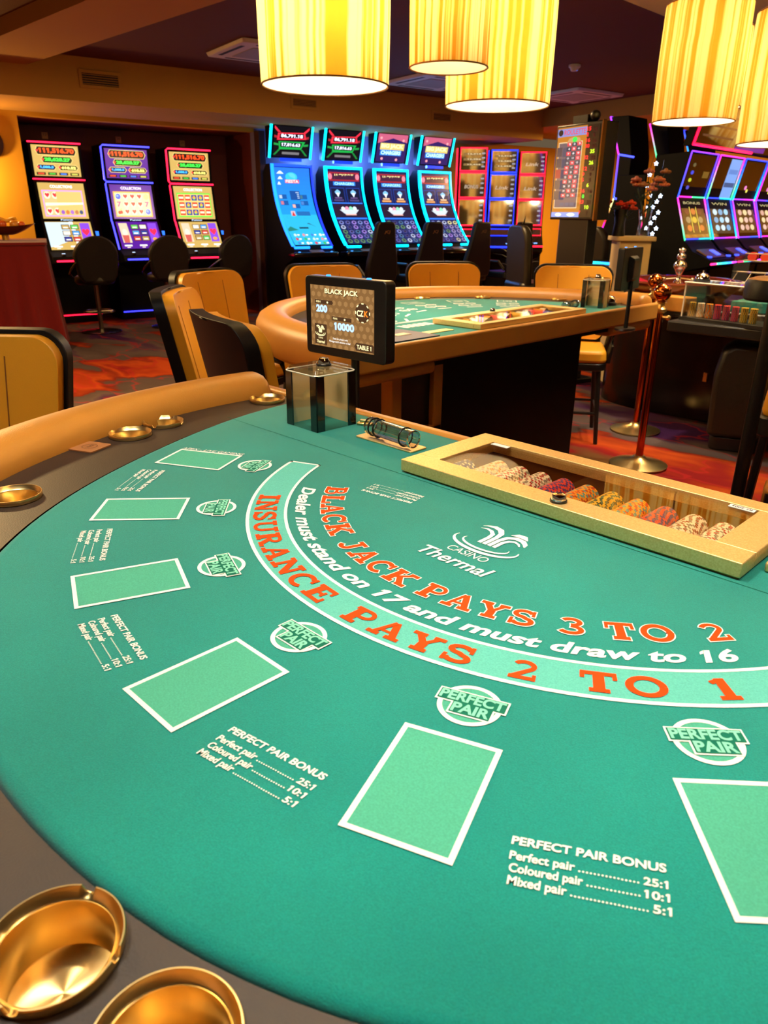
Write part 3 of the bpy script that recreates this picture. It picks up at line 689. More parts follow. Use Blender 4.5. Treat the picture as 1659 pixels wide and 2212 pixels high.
def bj_screen(t, w, h):
    x0, x1, y0, y1 = -w/2 + .018, w/2 - .033, -h/2 + .019, h/2 - .019
    sw, sh = x1 - x0, y1 - y0
    s = MB(); Y = -.0006
    def T(d): return lambda x, y: (x0 + x*sw, Y - d, y0 + y*sh)
    s.m(emi((122, 86, 46), .80)).flat(rect2d(0, 1, 0, 1), T(0))
    hexm = emi((142, 104, 60), .85)
    for i in range(11):
        for j in range(9):
            cx, cy = (i + .5*(j % 2))/10.5, j/8.5 + .03
            P = [(cx + .034*math.cos(R(60*q+30)), cy + .046*math.sin(R(60*q+30))) for q in range(6)]
            P = [(min(.998, max(.002, a)), min(.998, max(.002, b))) for a, b in P]
            s.m(hexm).flat((P, [tuple(range(6))]), T(.0002))
    dk = emi((70, 44, 24), .7); cream = emi((246, 226, 160), 1.1); blue = emi((150, 195, 255), 1.3); wht = emi((235, 232, 225), 1.1)
    s.m(emi((60, 40, 22), .6)).flat(fit(text2d('BLACK JACK', 0, .03), .245, .765, .842, .942), T(.0004))
    s.m(cream).flat(fit(text2d('BLACK JACK', 0, .02), .24, .76, .855, .955), T(.0006))
    for bx_, tx, num, nb in (((.07, .36, .70, .765), 'MIN', '200', (.095, .275, .565, .685)), ((.345, .66, .455, .52), 'MAX', '10000', (.385, .70, .305, .43))):
        s.m(dk).flat(rect2d(*bx_), T(.0004)); s.m(cream).flat(fit(text2d(tx), bx_[0]+.025, bx_[0]+.095, bx_[2]+.017, bx_[3]-.015), T(.0006))
        for i in range(3): s.m(cream if i == 0 else dk).flat(disc2d(bx_[0] + .21 + i*.04, (bx_[2]+bx_[3])/2, .013, 12, .016), T(.0008))
        s.m(blue).flat(fit(text2d(num, 0, .045), *nb), T(.0006))
    cx, cy = .83, .63
    s.m(dk).flat(disc2d(cx, cy, .112, 30, .155), T(.0004))
    for i in range(8):
        a = 45*i; P = [(cx + r*math.cos(R(a + d)), cy + r*1.38*math.sin(R(a + d))) for r, d in ((.100, -9), (.113, -9), (.113, 9), (.100, 9))]
        s.m(cream).flat((P, [(0, 1, 2, 3)]), T(.0006))
    s.m(cream).flat(fit(text2d('CZ', 0, .03), .745, .845, .575, .67), T(.0008)); s.m(emi((240, 120, 30), 1.0)).flat(fit(text2d('K', 0, .03), .855, .915, .575, .67), T(.0008))
    s.m(dk).flat(rect2d(.06, .26, .03, .37), T(.0003)); s.m(cream)
    for pts, wd_ in emblem(.155, .225, 2.0): s.flat(([(.155 + (a-.155)*.82, b) for a, b in stroke2d(pts, wd_)[0]], stroke2d(pts, wd_)[1]), T(.0006))
    s.flat(fit(text2d('Thermal', .1, .01), .09, .225, .05, .10), T(.0006)); s.flat(fit(text2d('CASINO'), .12, .195, .125, .15), T(.0006))
    s.m(wht)
    s.flat(fit(text2d('Seats for players only', .15), .36, .60, .135, .175), T(.0006)); s.flat(fit(text2d("Management's decision is final", .15), .30, .64, .085, .128), T(.0006))
    s.m(dk).flat(([(.70, .085), (.73, .15), (.98, .15), (1, .13), (1, .02), (.73, .02)], [(0, 1, 2, 3, 4, 5)]), T(.0004))
    s.m(cream).flat(fit(text2d('TABLE 1', 0, .015), .74, .96, .05, .12), T(.0006))
    s.build('screen', t, smooth=0)
monitor('black monitor showing BLACK JACK 200 and 10000 above the front table', (-.699, .150, 1.114), R(1.9), .249, .171, 0, bj_screen, .27)

# ------------------------------------------------------------------ the second table, turned so that its dealer edge faces the camera side
C2 = Vector((-1.335, 1.68, 0)); RZ2 = R(-90)
def L2(x, y, z=0): return Vector((C2.x + y, C2.y - x, z))
CUP2 = [(.880, 62, 'cup'), (.890, 78, 'ash'), (.897, 92, 'cup'), (.872, 30, 'cup'), (.872, -2, 'ash'), (.872, -22, 'cup'), (.875, -44, 'ash'), (.885, -70, 'cup'), (.897, -88, 'ash')]
tbl2 = make_table('second green felt gaming table with tan rail behind the front table', 2, C2, RZ2, CUP2, (-.40+.042, .36-.045, -.130+.04, .112-.03))
LB2 = ['brass cup holder at the left bend of the second table', 'brass ashtray on the near left curve of the second table', 'brass cup holder at the near end of the second table ring',
       'brass cup holder behind the monitor on the second table', 'shiny brass ashtray in the middle of the far rail of the second table', 'brass cup holder on the far rail left of the second card holder',
       'brass ashtray close behind the second card holder', 'brass cup holder on the far right of the second table', 'brass ashtray next to the service bell on the second table']
for (r, a, kd), lb in zip(CUP2, LB2):
    q = pt(r, a); w = L2(*q); brass_cup(kd, (w.x, w.y), lb, 'brass cups set into the second table ring')
tray2, gl2 = chip_tray('gold chip tray with dark window on the second table', (C2.x, C2.y, TH), RZ2, -.40, .36, -.130, .112, False)
s2 = MB()
for i in range(14):
    s2.m(_M['chip_%d_%d_%d' % ROWS[(i*3+2) % 11][0]])
    s2.cyl((gl2[0] + .03 + i*.046, gl2[2] + .01, -.004), (gl2[0] + .03 + i*.046, gl2[2] + .04 + .05*((i*7) % 3)/2, -.004), .0195, n=16)
o = s2.build('casino_chips', kind='stuff'); o.location = (C2.x, C2.y, TH); o.rotation_euler = (0, 0, RZ2); tag(o, 'rolls of chips under the dark tray window on the second table', 'casino chips')
discard_holder('clear card holder with black corners on the second table', L2(-.665, .0, TH), RZ2 + R(12), .135)
tag(MB().m(GOLD).bx(-.07, .07, -.02, .02, 0, .003).build('slot_plate', bevel=.0008), 'gold slot plate beside the dark mat on the second table', 'metal plate')
sp = C.objects['slot_plate.001']; sp.location = L2(.50, .02, TH); sp.rotation_euler = (0, 0, RZ2)
clear_tube('clear tube beside the chip tray of the second table', L2(-.50, -.03, TH), RZ2 + R(8), .13)
mt_ = thing('card_mat', 'dark blue card mat on the near left of the second table', 'mat', L2(.68, .0, TH + .0008), RZ2)
MB().m(mat('navy_mat', (24, 26, 62), .5)).bx(-.10, .13, -.10, .10, 0, .004).build('mat_sheet', mt_, bevel=.001)
MB().m(mat('mat_card', (206, 176, 140), .5)).bx(-.035, .035, -.02, .02, .0042, .0054).build('small_card', mt_)
bl = thing('service_bell', 'chrome service bell on the right corner of the second table', 'bell', L2(-.79, -.0, TH), 0)
MB().m(BLKM).lathe([(0, 0), (.046, 0), (.044, .010), (.03, .014), (0, .014)], (0, 0, 0), 24).build('bell_base', bl)
MB().m(CHROME).lathe([(.040, .015), (.038, .028), (.028, .042), (.012, .048), (0, .049)], (0, 0, 0), 28).build('bell_dome', bl, smooth=60)
MB().m(CHROME).cyl((0, 0, .048), (0, 0, .060), .005, n=10).build('plunger', bl)
def dark_screen(t, w, h):
    MB().m(mat('screen_off', (12, 12, 14), .15)).bx(-w/2 + .015, w/2 - .015, -.001, 0, -h/2 + .015, h/2 - .015).build('screen', t)
monitor('black monitor seen from behind over the second table', L2(-.595, .175, 1.108), RZ2 + R(8), .235, .180, 0, dark_screen, .262)

# ------------------------------------------------------------------ seating
def table_chair(label, loc, rz, group='mustard chairs at the gaming tables', arms=True):
    """front faces local -y, origin on the floor"""
    t = thing('table_chair', label, 'chair', loc, rz, group)
    s = MB().m(TAN_CH).prism(rrect(.46, .44, .07, 5, 0, -.03), lambda x, y: (x, y, .50), lambda x, y: (x*.97, y*.97, .575)); s.build('seat', t, bevel=.02, seg=3)
    MB().m(BLKM).prism(rrect(.45, .43, .07, 5, 0, -.03), lambda x, y: (x, y, .455), lambda x, y: (x, y, .50)).build('seat_frame', t, bevel=.006)
    def back(x, y): # outline x, height above .56 -> slight recline and wrap
        return .175 + .10*(y/.5) - .035*(abs(x)/.25)**2
    P = rrect(.50, .46, .075, 6, 0, .25, .05)
    P = [(x*(.86 + .14*min(1, max(0, y/.42))), y) for x, y in P]
    n = len(P)
    def shell(name, mt, d0, d1, sc_, bev):
        b = MB().m(mt); Q = [(x*sc_, .25 + (y-.25)*sc_) for x, y in P]
        # slices across the width so that the panel can curve
        def face(d):
            return lambda x, y: (x, back(x, y) + d, .56 + y)
        xs = sorted(set([q[0] for q in Q]))
        rows = []
        ylo, yhi = min(q[1] for q in Q), max(q[1] for q in Q)
        ys = [ylo + (yhi-ylo)*(.5 - .5*math.cos(math.pi*i/22)) for i in range(23)]
        ring = []
        for y in ys:
            # half-width of the outline at this height
            hw = 0
            for (xa, ya), (xb, yb) in zip(Q, Q[1:] + Q[:1]):
                if min(ya, yb) - 1e-9 <= y <= max(ya, yb) + 1e-9:
                    x = max(abs(xa), abs(xb)) if abs(yb-ya) < 1e-6 else abs(xa + (xb-xa)*(y-ya)/(yb-ya)); hw = max(hw, x)
            if y in (ys[0], ys[-1]): hw = max(hw, .17)
            rows.append((y, hw))
        m_ = 12; vs = []
        for d in (d0, d1):
            for y, hw in rows:
                for i in range(m_+1): vs.append(face(d)(hw*(2*i/m_-1), y))
        K = len(rows)*(m_+1); fs = []
        for i in range(len(rows)-1):
            for j in range(m_):
                a = i*(m_+1)+j; fs += [(a, a+1, a+m_+2, a+m_+1), (K+a, K+a+m_+1, K+a+m_+2, K+a+1)]
        for i in range(len(rows)-1):
            for j in (0, m_):
                a = i*(m_+1)+j; q = (a, a+m_+1, K+a+m_+1, K+a); fs.append(q if j == 0 else q[::-1])
        for j in range(m_):
            for i in (0, len(rows)-1):
                a = i*(m_+1)+j; q = (a, K+a, K+a+1, a+1); fs.append(q if i == 0 else q[::-1])
        b.add(vs, fs); o = b.build(name, t, bevel=bev, seg=3, smooth=50); return o
    shell('backrest', TAN_CH, -.055, .0, .95, .016)
    shell('back_shell', SHELL, -.012, .035, 1.0, .012)
    sm = MB().m(SEAM)
    for sx in (-.095, .095): sm.tube([(sx*(1 - .1*(1-i/10)), back(sx, .06+.036*i) - .0555, .62 + .036*i) for i in range(11)], .0018, 5)
    sm.build('seam', t)
    for sx in (-1, 1):
        if arms:
            MB().m(BLKM).tube([(sx*.235, .12, .50), (sx*.255, .10, .62), (sx*.262, .03, .70), (sx*.262, -.10, .715), (sx*.255, -.17, .69), (sx*.245, -.19, .60), (sx*.235, -.18, .50)], .016, 8).build('arm', t, smooth=60)
        for sy in (-1, 1):
            MB().m(BLKM).cyl((sx*.185, -.03 + sy*.165, .46), (sx*.215, -.03 + sy*.20, 0), .0165, .013, 12).build('leg', t)
    f = MB().m(BLKM); q = [(sx*.205, -.03 + sy*.19, .19) for sx, sy in ((-1, -1), (1, -1), (1, 1), (-1, 1))]
    f.tube(q, .009, 8, closed=True); f.build('foot_ring', t)
    return t
def face_to(p, q): return math.atan2(-(q[0]-p[0]), (q[1]-p[1])) + math.pi   # local -y towards q
def fdir(x, y): return math.atan2(-x, y) + math.pi
ch = table_chair('mustard chair at the left edge of the photo beside the front table', (-1.43, -.495, 0), fdir(.75, -.66))
TC = [((-1.385, .555), (.27, .96), 'black-backed chair seen from behind at the near end of the second table'),
      ((-2.14, .83), (.68, .73), 'chair seen side-on with black shell left of the black-backed chair'),
      ((-2.92, 1.40), (.97, .24), 'mustard chair facing forward behind the two near chairs of the second table'),
      ((-2.92, 2.10), (.93, -.36), 'mustard chair directly behind the BLACK JACK monitor'),
      ((-2.60, 2.78), (.80, -.60), 'middle mustard chair behind the far rail of the second table'),
      ((-1.97, 3.20), (.55, -.83), 'mustard chair behind the card holder of the second table')]
for p, q, lb in TC: dup(ch, (*p, 0), fdir(*q), lb)

def dark_chair(label, loc, rz):
    t = thing('swivel_chair', label, 'chair', loc, rz)
    b = MB().m(mat('dark_green_leather', (34, 27, 14), .42, spec=.4, bump=.15, bscale=250))
    P = rrect(.50, .62, .13, 6, 0, .0, .08)
    b.prism(P, lambda x, y: (x, .16 + .06*y - .10*x*x*4, .64 + y), lambda x, y: (x*.97, .24 + .06*y - .10*x*x*4, .64 + y*.98)); b.build('backrest', t, bevel=.025, seg=3, smooth=50)
    MB().m(BLKM).prism(rrect(.50, .48, .08, 5), lambda x, y: (x, y, .42), lambda x, y: (x, y, .52)).build('seat', t, bevel=.02)
    MB().m(BLKM).cyl((0, 0, .06), (0, 0, .42), .03).build('pole', t)
    MB().m(BLKM).lathe([(0, .0), (.24, .0), (.24, .02), (.05, .06), (0, .06)], (0, 0, 0), 24).build('base_disc', t)
    return t

def tub_seat(label, loc, rz):
    t = thing('tub_seat', label, 'seat', loc, rz)
    b = MB().m(mat('dark_green_leather', (34, 27, 14), .42, spec=.4, bump=.15, bscale=250))
    b.prism([(-.16, .09), (-.175, .45), (-.15, .60), (-.09, .64), (.09, .64), (.15, .60), (.175, .45), (.16, .09)], lambda x, y: (x, -.17 + .05*y, y), lambda x, y: (x, .17 - .05*y, y)); b.build('body', t, bevel=.03, seg=3, smooth=50)
    MB().m(BLKM).prism(rrect(.28, .26, .05, 4), lambda x, y: (x, y, 0), lambda x, y: (x, y, .09)).build('base', t, bevel=.01)
    return t
def slot_stool(label, loc, rz):
    t = thing('slot_stool', label, 'stool', loc, rz, 'low-back stools at the three alcove slot machines')
    b = MB().m(LEATHB)
    P = [(x, y) for x, y in arcp(0, .26, .25, .22, 180, 0, 14)] + [(.22, .05), (.17, -.02), (-.17, -.02), (-.22, .05)]
    b.prism(P, lambda x, y: (x, .17 + .10*y - .9*x*x, .60 + y), lambda x, y: (x*.95, .25 + .10*y - .9*x*x, .60 + y)); b.build('backrest', t, bevel=.02, seg=3, smooth=50)
    MB().m(LEATHB).lathe([(0, .55), (.2, .55), (.225, .58), (.22, .63), (.18, .65), (0, .65)], (0, 0, 0), 28).build('seat', t, smooth=60)
    for sx in (-1, 1): MB().m(STEEL).tube([(sx*.23, .20, .80), (sx*.26, .05, .72), (sx*.25, -.10, .66), (sx*.20, -.13, .60)], .012, 8).build('arm', t)
    MB().m(STEEL).cyl((0, 0, .03), (0, 0, .55), .026, n=14).build('pole', t)
    MB().m(STEEL).tube([(.17*math.cos(2*math.pi*i/24), .17*math.sin(2*math.pi*i/24), .24) for i in range(24)], .011, 8, closed=True).tube([(-.17, 0, .24), (.17, 0, .24)], .008, 6).build('foot_ring', t)
    MB().m(STEEL).lathe([(0, 0), (.225, 0), (.228, .012), (.20, .022), (.05, .035), (0, .035)], (0, 0, 0), 32).build('base_disc', t, smooth=50)
    return t
def tall_chair(label, loc, rz):
    t = thing('gaming_chair', label, 'chair', loc, rz, 'tall-back black chairs in front of the slot machines')
    b = MB().m(LEATHB)
    P = [(-.11, 1.24), (-.14, 1.20), (-.165, 1.02), (-.22, .78), (-.235, .62), (-.20, .54), (.20, .54), (.235, .62), (.22, .78), (.165, 1.02), (.14, 1.20), (.11, 1.24)]
    b.prism(P, lambda x, y: (x, .20 + .10*(y-.5) - .6*x*x, y), lambda x, y: (x*.96, .28 + .10*(y-.5) - .6*x*x, y)); b.build('backrest', t, bevel=.02, seg=3, smooth=50)
    MB().m(mat('tan_stitching', (120, 78, 40), .6)).flat(fit(text2d('JCJ', .25, .0), -.045, .045, 1.10, 1.14), lambda x, y: (-x, .285 + .10*(y-.5) - .6*x*x + .002, y)).build('stitched_logo', t, smooth=0)
    MB().m(LEATHB).prism(rrect(.46, .46, .09, 5), lambda x, y: (x, y, .48), lambda x, y: (x, y, .58)).build('seat', t, bevel=.02, seg=3)
    for sx in (-1, 1): MB().m(BLKM).tube([(sx*.22, .18, .60), (sx*.27, .10, .72), (sx*.27, -.10, .72), (sx*.23, -.14, .58)], .018, 8).build('arm', t)
    MB().m(STEEL).cyl((0, 0, .03), (0, 0, .48), .03, n=14).build('pole', t)
    MB().m(STEEL).lathe([(0, 0), (.24, 0), (.24, .012), (.06, .035), (0, .035)], (0, 0, 0), 28).build('base_disc', t, smooth=50)
    return t

# ------------------------------------------------------------------ pendant lamps
def shade_mat():
    m = bpy.data.materials.new('pleated_shade'); m.use_nodes = True; nt = m.node_tree; nt.nodes.clear()
    o = nt.nodes.new('ShaderNodeOutputMaterial'); mx = nt.nodes.new('ShaderNodeMixShader')
    d = nt.nodes.new('ShaderNodeBsdfDiffuse'); t = nt.nodes.new('ShaderNodeBsdfTranslucent')
    at = nt.nodes.new('ShaderNodeAttribute'); at.attribute_name = 'pleat'
    r = nt.nodes.new('ShaderNodeValToRGB'); e = r.color_ramp.elements
    e[0].position = .0; e[0].color = lin((198, 136, 40)); e[1].position = 1.0; e[1].color = lin((250, 238, 186))
    x = r.color_ramp.elements.new(.45); x.color = lin((234, 202, 116))
    nt.links.new(at.outputs['Fac'], r.inputs[0]); nt.links.new(r.outputs[0], d.inputs[0]); nt.links.new(r.outputs[0], t.inputs[0])
    mx.inputs[0].default_value = .62
    nt.links.new(d.outputs[0], mx.inputs[1]); nt.links.new(t.outputs[0], mx.inputs[2]); nt.links.new(mx.outputs[0], o.inputs[0])
    return m
SHADE = shade_mat()
def lining_mat():
    m = bpy.data.materials.new('white_lining'); m.use_nodes = True; nt = m.node_tree; nt.nodes.clear()
    o = nt.nodes.new('ShaderNodeOutputMaterial'); mx = nt.nodes.new('ShaderNodeMixShader'); d = nt.nodes.new('ShaderNodeBsdfDiffuse'); t = nt.nodes.new('ShaderNodeBsdfTranslucent')
    d.inputs[0].default_value = lin((246, 236, 208)); t.inputs[0].default_value = lin((250, 238, 206)); mx.inputs[0].default_value = .55
    nt.links.new(d.outputs[0], mx.inputs[1]); nt.links.new(t.outputs[0], mx.inputs[2]); nt.links.new(mx.outputs[0], o.inputs[0]); return m
LINING = lining_mat()
LAMP_P = 46
def pendant(label, x, y, zb, dia, h, seed, power=None, group='pleated pendant lamps', col=None):
    t = thing('pendant_lamp', label, 'lamp', (x, y, zb), 0, group)
    rnd = random.Random(seed); n = 420; rows = 10; r = dia/2
    ph = [rnd.random()*6.28 for _ in range(6)]
    val = []; v = 0.5
    for i in range(n):
        v += (rnd.random() - .5) * 1.3; v = min(1, max(0, v + (.5 - v)*.30)); val.append(v)
    val = [(val[i-1] + 2*val[i] + val[(i+1) % n]) / 4 for i in range(n)]
    vs = []; at = []
    for j in range(rows+1):
        s = j/rows; bul = 1 + .018*math.sin(math.pi*s)
        for i in range(n):
            a = 2*math.pi*i/n; q = val[(i + int(2*math.sin(s*3 + ph[0]))) % n]
            rr = r*bul*(1 + .012*(q-.5)); vs.append((rr*math.cos(a), rr*math.sin(a), h*s)); at.append(q)
    fs = [(j*n+i, j*n+(i+1) % n, (j+1)*n+(i+1) % n, (j+1)*n+i) for j in range(rows) for i in range(n)]
    o = MB().m(SHADE).add(vs, fs).build('lamp_shade', t, smooth=60)
    a_ = o.data.attributes.new('pleat', 'FLOAT', 'POINT')
    for i, q in enumerate(at): a_.data[i].value = min(1, max(0, .5 + (q-.5)*2.4))
    MB().m(LINING).lathe([((r-.006)*(1+.018*math.sin(math.pi*j/8)), h*j/8 + .003*(1-j/4)) for j in range(9)], (0, 0, 0), 64).build('lining', t, smooth=60)
    for z in (0.002, h-.002): MB().m(SEAM).tube([(r*math.cos(2*math.pi*i/48), r*math.sin(2*math.pi*i/48), z) for i in range(48)], .003, 6, closed=True).build('rim_wire', t)
    s = MB().m(BLKM)
    for i in range(3): s.cyl((0, 0, h-.06), (r*math.cos(2.09*i), r*math.sin(2.09*i), h-.004), .0025, n=6)
    s.cyl((0, 0, h*.74), (0, 0, h-.03), .016, n=12); s.build('lamp_holder', t)
    MB().m(BLKM).cyl((0, 0, h-.03), (0, 0, 2.76 - zb), .006, n=8).lathe([(0, 2.755-zb), (.06, 2.755-zb), (.06, 2.73-zb), (.02, 2.715-zb), (0, 2.715-zb)], (0, 0, 0), 20).build('cord', t)
    MB().m(emi((255, 236, 190), 12)).sphere((0, 0, h*.68), .022, 12).build('bulb', t)
    d = bpy.data.lights.new('bulb_light', 'POINT'); d.energy = power or LAMP_P*(dia/.45)**2; d.color = col or WARM; d.shadow_soft_size = .05
    l = bpy.data.objects.new('bulb_light', d); C.objects.link(l); l.parent = t; l.location = (0, 0, h*.68); 
    bulb = t.children; 
    return t

# ------------------------------------------------------------------ slot machines
class Scr:
    """lit display drawn as flat coloured patches on a (possibly curved) face: surf(u, v, off) -> 3-D"""
    def __init__(s, surf, gain=1.0): s.b = MB(); s.s = surf; s.k = 1; s.g = gain
    def lay(s): s.k += 1; return .0006 + s.k*.00035
    def rect(s, u0, u1, v0, v1, c, e=.9, nv=1):
        d = s.lay(); s.b.m(emi(c, e*s.g)); n = max(1, int(nv))
        for i in range(n):
            a, b = v0 + (v1-v0)*i/n, v0 + (v1-v0)*(i+1)/n
            s.b.add([s.s(u0, a, d), s.s(u1, a, d), s.s(u1, b, d), s.s(u0, b, d)], [(0, 1, 2, 3)])
        return s
    def poly(s, P, c, e=.9):
        d = s.lay(); s.b.m(emi(c, e*s.g)).add([s.s(u, v, d) for u, v in P], [tuple(range(len(P)))]); return s
    def disc(s, u, v, ru, rv, c, e=.9, n=14): return s.poly([(u + ru*math.cos(2*math.pi*i/n), v + rv*math.sin(2*math.pi*i/n)) for i in range(n)], c, e)
    def heart(s, u, v, ru, rv, c, e=1.0):
        P = []
        for i in range(24):
            t = 2*math.pi*i/24; P.append((u + ru*(16*math.sin(t)**3)/16, v + rv*(13*math.cos(t)-5*math.cos(2*t)-2*math.cos(3*t)-math.cos(4*t))/16))
        return s.poly(P, c, e)
    def text(s, tx, u0, u1, v0, v1, c, e=1.0, bold=.02, shear=0):
        d = s.lay(); s.b.m(emi(c, e*s.g)).flat(fit(text2d(tx, shear, bold), u0, u1, v0, v1), lambda u, v: s.s(u, v, d)); return s
    def done(s, name, t): return s.b.build(name, t, smooth=0)
def plane_surf(x0, x1, ytop, ztop, ybot, zbot):
    dy, dz = ytop - ybot, ztop - zbot; L = math.hypot(dy, dz); ny, nz = -dz/L, dy/L
    return lambda u, v, d: (x0 + (x1-x0)*u, ybot + dy*v + ny*d, zbot + dz*v + nz*d)
def tube_path(t, name, pts, r, c, e, closed=False, n=8):
    return MB().m(emi(c, e)).tube(pts, r, n, closed=closed).build(name, t)
REDN, BLUN, CYAN, MAG, GRN, PUR = (255, 20, 50), (50, 50, 255), (0, 200, 255), (230, 30, 240), (40, 230, 120), (110, 50, 255)
def jackpot_panel(s, bg, gain=1):
    s.rect(0, 1, 0, 1, bg, .75)
    for (u0, u1, v0, v1, tx, c, tb) in ((.10, .93, .70, .94, '111,516.70', (255, 70, 24), (30, 14, 10)), (.20, .83, .44, .63, '28,628.27', (60, 255, 70), (14, 40, 14)),
                                        (.08, .45, .21, .36, '1,088.5', (60, 170, 255), (14, 20, 60)), (.54, .93, .21, .36, '618.52', (255, 240, 120), (50, 40, 12))):
        s.poly([(u0-.03, (v0+v1)/2), (u0+.02, v0-.02), (u1-.02, v0-.02), (u1+.03, (v0+v1)/2), (u1-.02, v1+.02), (u0+.02, v1+.02)], (250, 220, 130), .8)
        s.poly([(u0-.015, (v0+v1)/2), (u0+.025, v0-.005), (u1-.025, v0-.005), (u1+.015, (v0+v1)/2), (u1-.025, v1+.005), (u0+.025, v1+.005)], tb, .8)
        s.text(tx, u0+.05, u1-.03, v0+.03, v1-.03, c, 1.2, .05)
        s.heart(u0+.01, (v0+v1)/2, .028, .05, (255, 60, 60))
    for i, c in enumerate(((220, 60, 40), (60, 180, 60), (60, 120, 230), (190, 190, 80))):
        s.rect(.04+.24*i, .23+.24*i, .03, .12, (50, 36, 20), .7); s.rect(.07+.24*i, .20+.24*i, .05, .10, c, .9)
def reels(s, bg, frame, cells, title, sym):
    s.rect(0, 1, 0, 1, bg, .75)
    s.text(title, .26, .74, .86, .94, (255, 245, 255), 1.1)
    s.rect(.06, .94, .06, .80, frame, .9); s.rect(.085, .915, .095, .765, cells, .8)
    for i in range(5):
        for j in range(3):
            u, v = .085 + .166*i + .083, .095 + .223*j + .111
            k = sym(i, j)
            if k == 'h': s.disc(u, v, .068, .100, (250, 226, 190), .9, 16); s.heart(u, v+.01, .050, .075, (226, 50, 60), .95)
            elif k == '7': s.text('7', u-.05, u+.05, v-.08, v+.08, (210, 80, 130), 1.0, .05)
            elif k == 'p': s.disc(u, v, .062, .085, (50, 90, 210), .95, 12); s.disc(u-.015, v+.02, .03, .035, (120, 160, 240), 1.0, 10)
            elif k == 'y': s.disc(u, v, .062, .085, (240, 230, 130), .95, 12)
            elif k == 'c': s.disc(u-.02, v-.02, .035, .055, (220, 30, 40), 1.0, 10); s.disc(u+.025, v-.01, .035, .055, (220, 30, 40), 1.0, 10); s.poly([(u-.02, v+.03), (u+.05, v+.09), (u+.02, v+.09)], (40, 170, 60))
            elif k == 'b': s.rect(u-.07, u+.07, v-.085, v+.085, (226, 60, 40), .9); s.rect(u-.055, u+.055, v-.03, v+.03, (255, 225, 180), 1.0)
            elif k == 'g': s.rect(u-.07, u+.07, v-.085, v+.085, (30, 60, 140), .9); s.disc(u, v, .04, .06, (240, 150, 40), 1.0, 8); s.disc(u, v-.03, .02, .03, (40, 200, 90), 1.0, 8)
def lower_panel(s, bg, seed):
    rnd = random.Random(seed)
    s.rect(0, 1, 0, 1, bg, .75)
    if seed == 1: s.poly([(0, .98), (.55, .98), (.42, .30), (.10, .12), (0, .10)], (196, 220, 232), .85); s.poly([(.52, 1), (.60, 1), (.68, .2), (.58, .2)], (240, 244, 230), 1.0)
    else:
        s.poly([(.05, .95), (.25, .95), (.28, .22), (.07, .22)], (226, 200, 170), .8); s.disc(.16, .60, .06, .13, (240, 214, 190), .9); s.poly([(.08, .50), (.24, .50), (.22, .22), (.10, .22)], (196, 90, 80), .85)
    cols = [(200, 70, 60), (180, 150, 90), (90, 190, 90), (230, 220, 200), (80, 150, 210), (40, 60, 140)]
    for j in range(3):
        for i in range(2):
            c = cols[(j*2 + i + seed) % 6]; s.rect(.33+.20*i, .51+.20*i, .72-.22*j, .90-.22*j, (90, 50, 30), .7); s.rect(.345+.20*i, .495+.20*i, .74-.22*j, .88-.22*j, c, .85)
            s.rect(.37+.20*i, .47+.20*i, .77-.22*j, .81-.22*j, (255, 240, 220), .9)
    s.rect(.74, .95, .22, .94, (130, 70, 210), .85); s.heart(.845, .62, .085, .15, (230, 40, 70), 1.1); s.disc(.845, .34, .06, .06, (230, 150, 60), .9)
    for u in (.16, .52, .86): s.rect(u-.09, u+.09, .08, .13, (250, 245, 240), .95); s.rect(u-.04, u+.04, .02, .055, (240, 220, 200), .8)
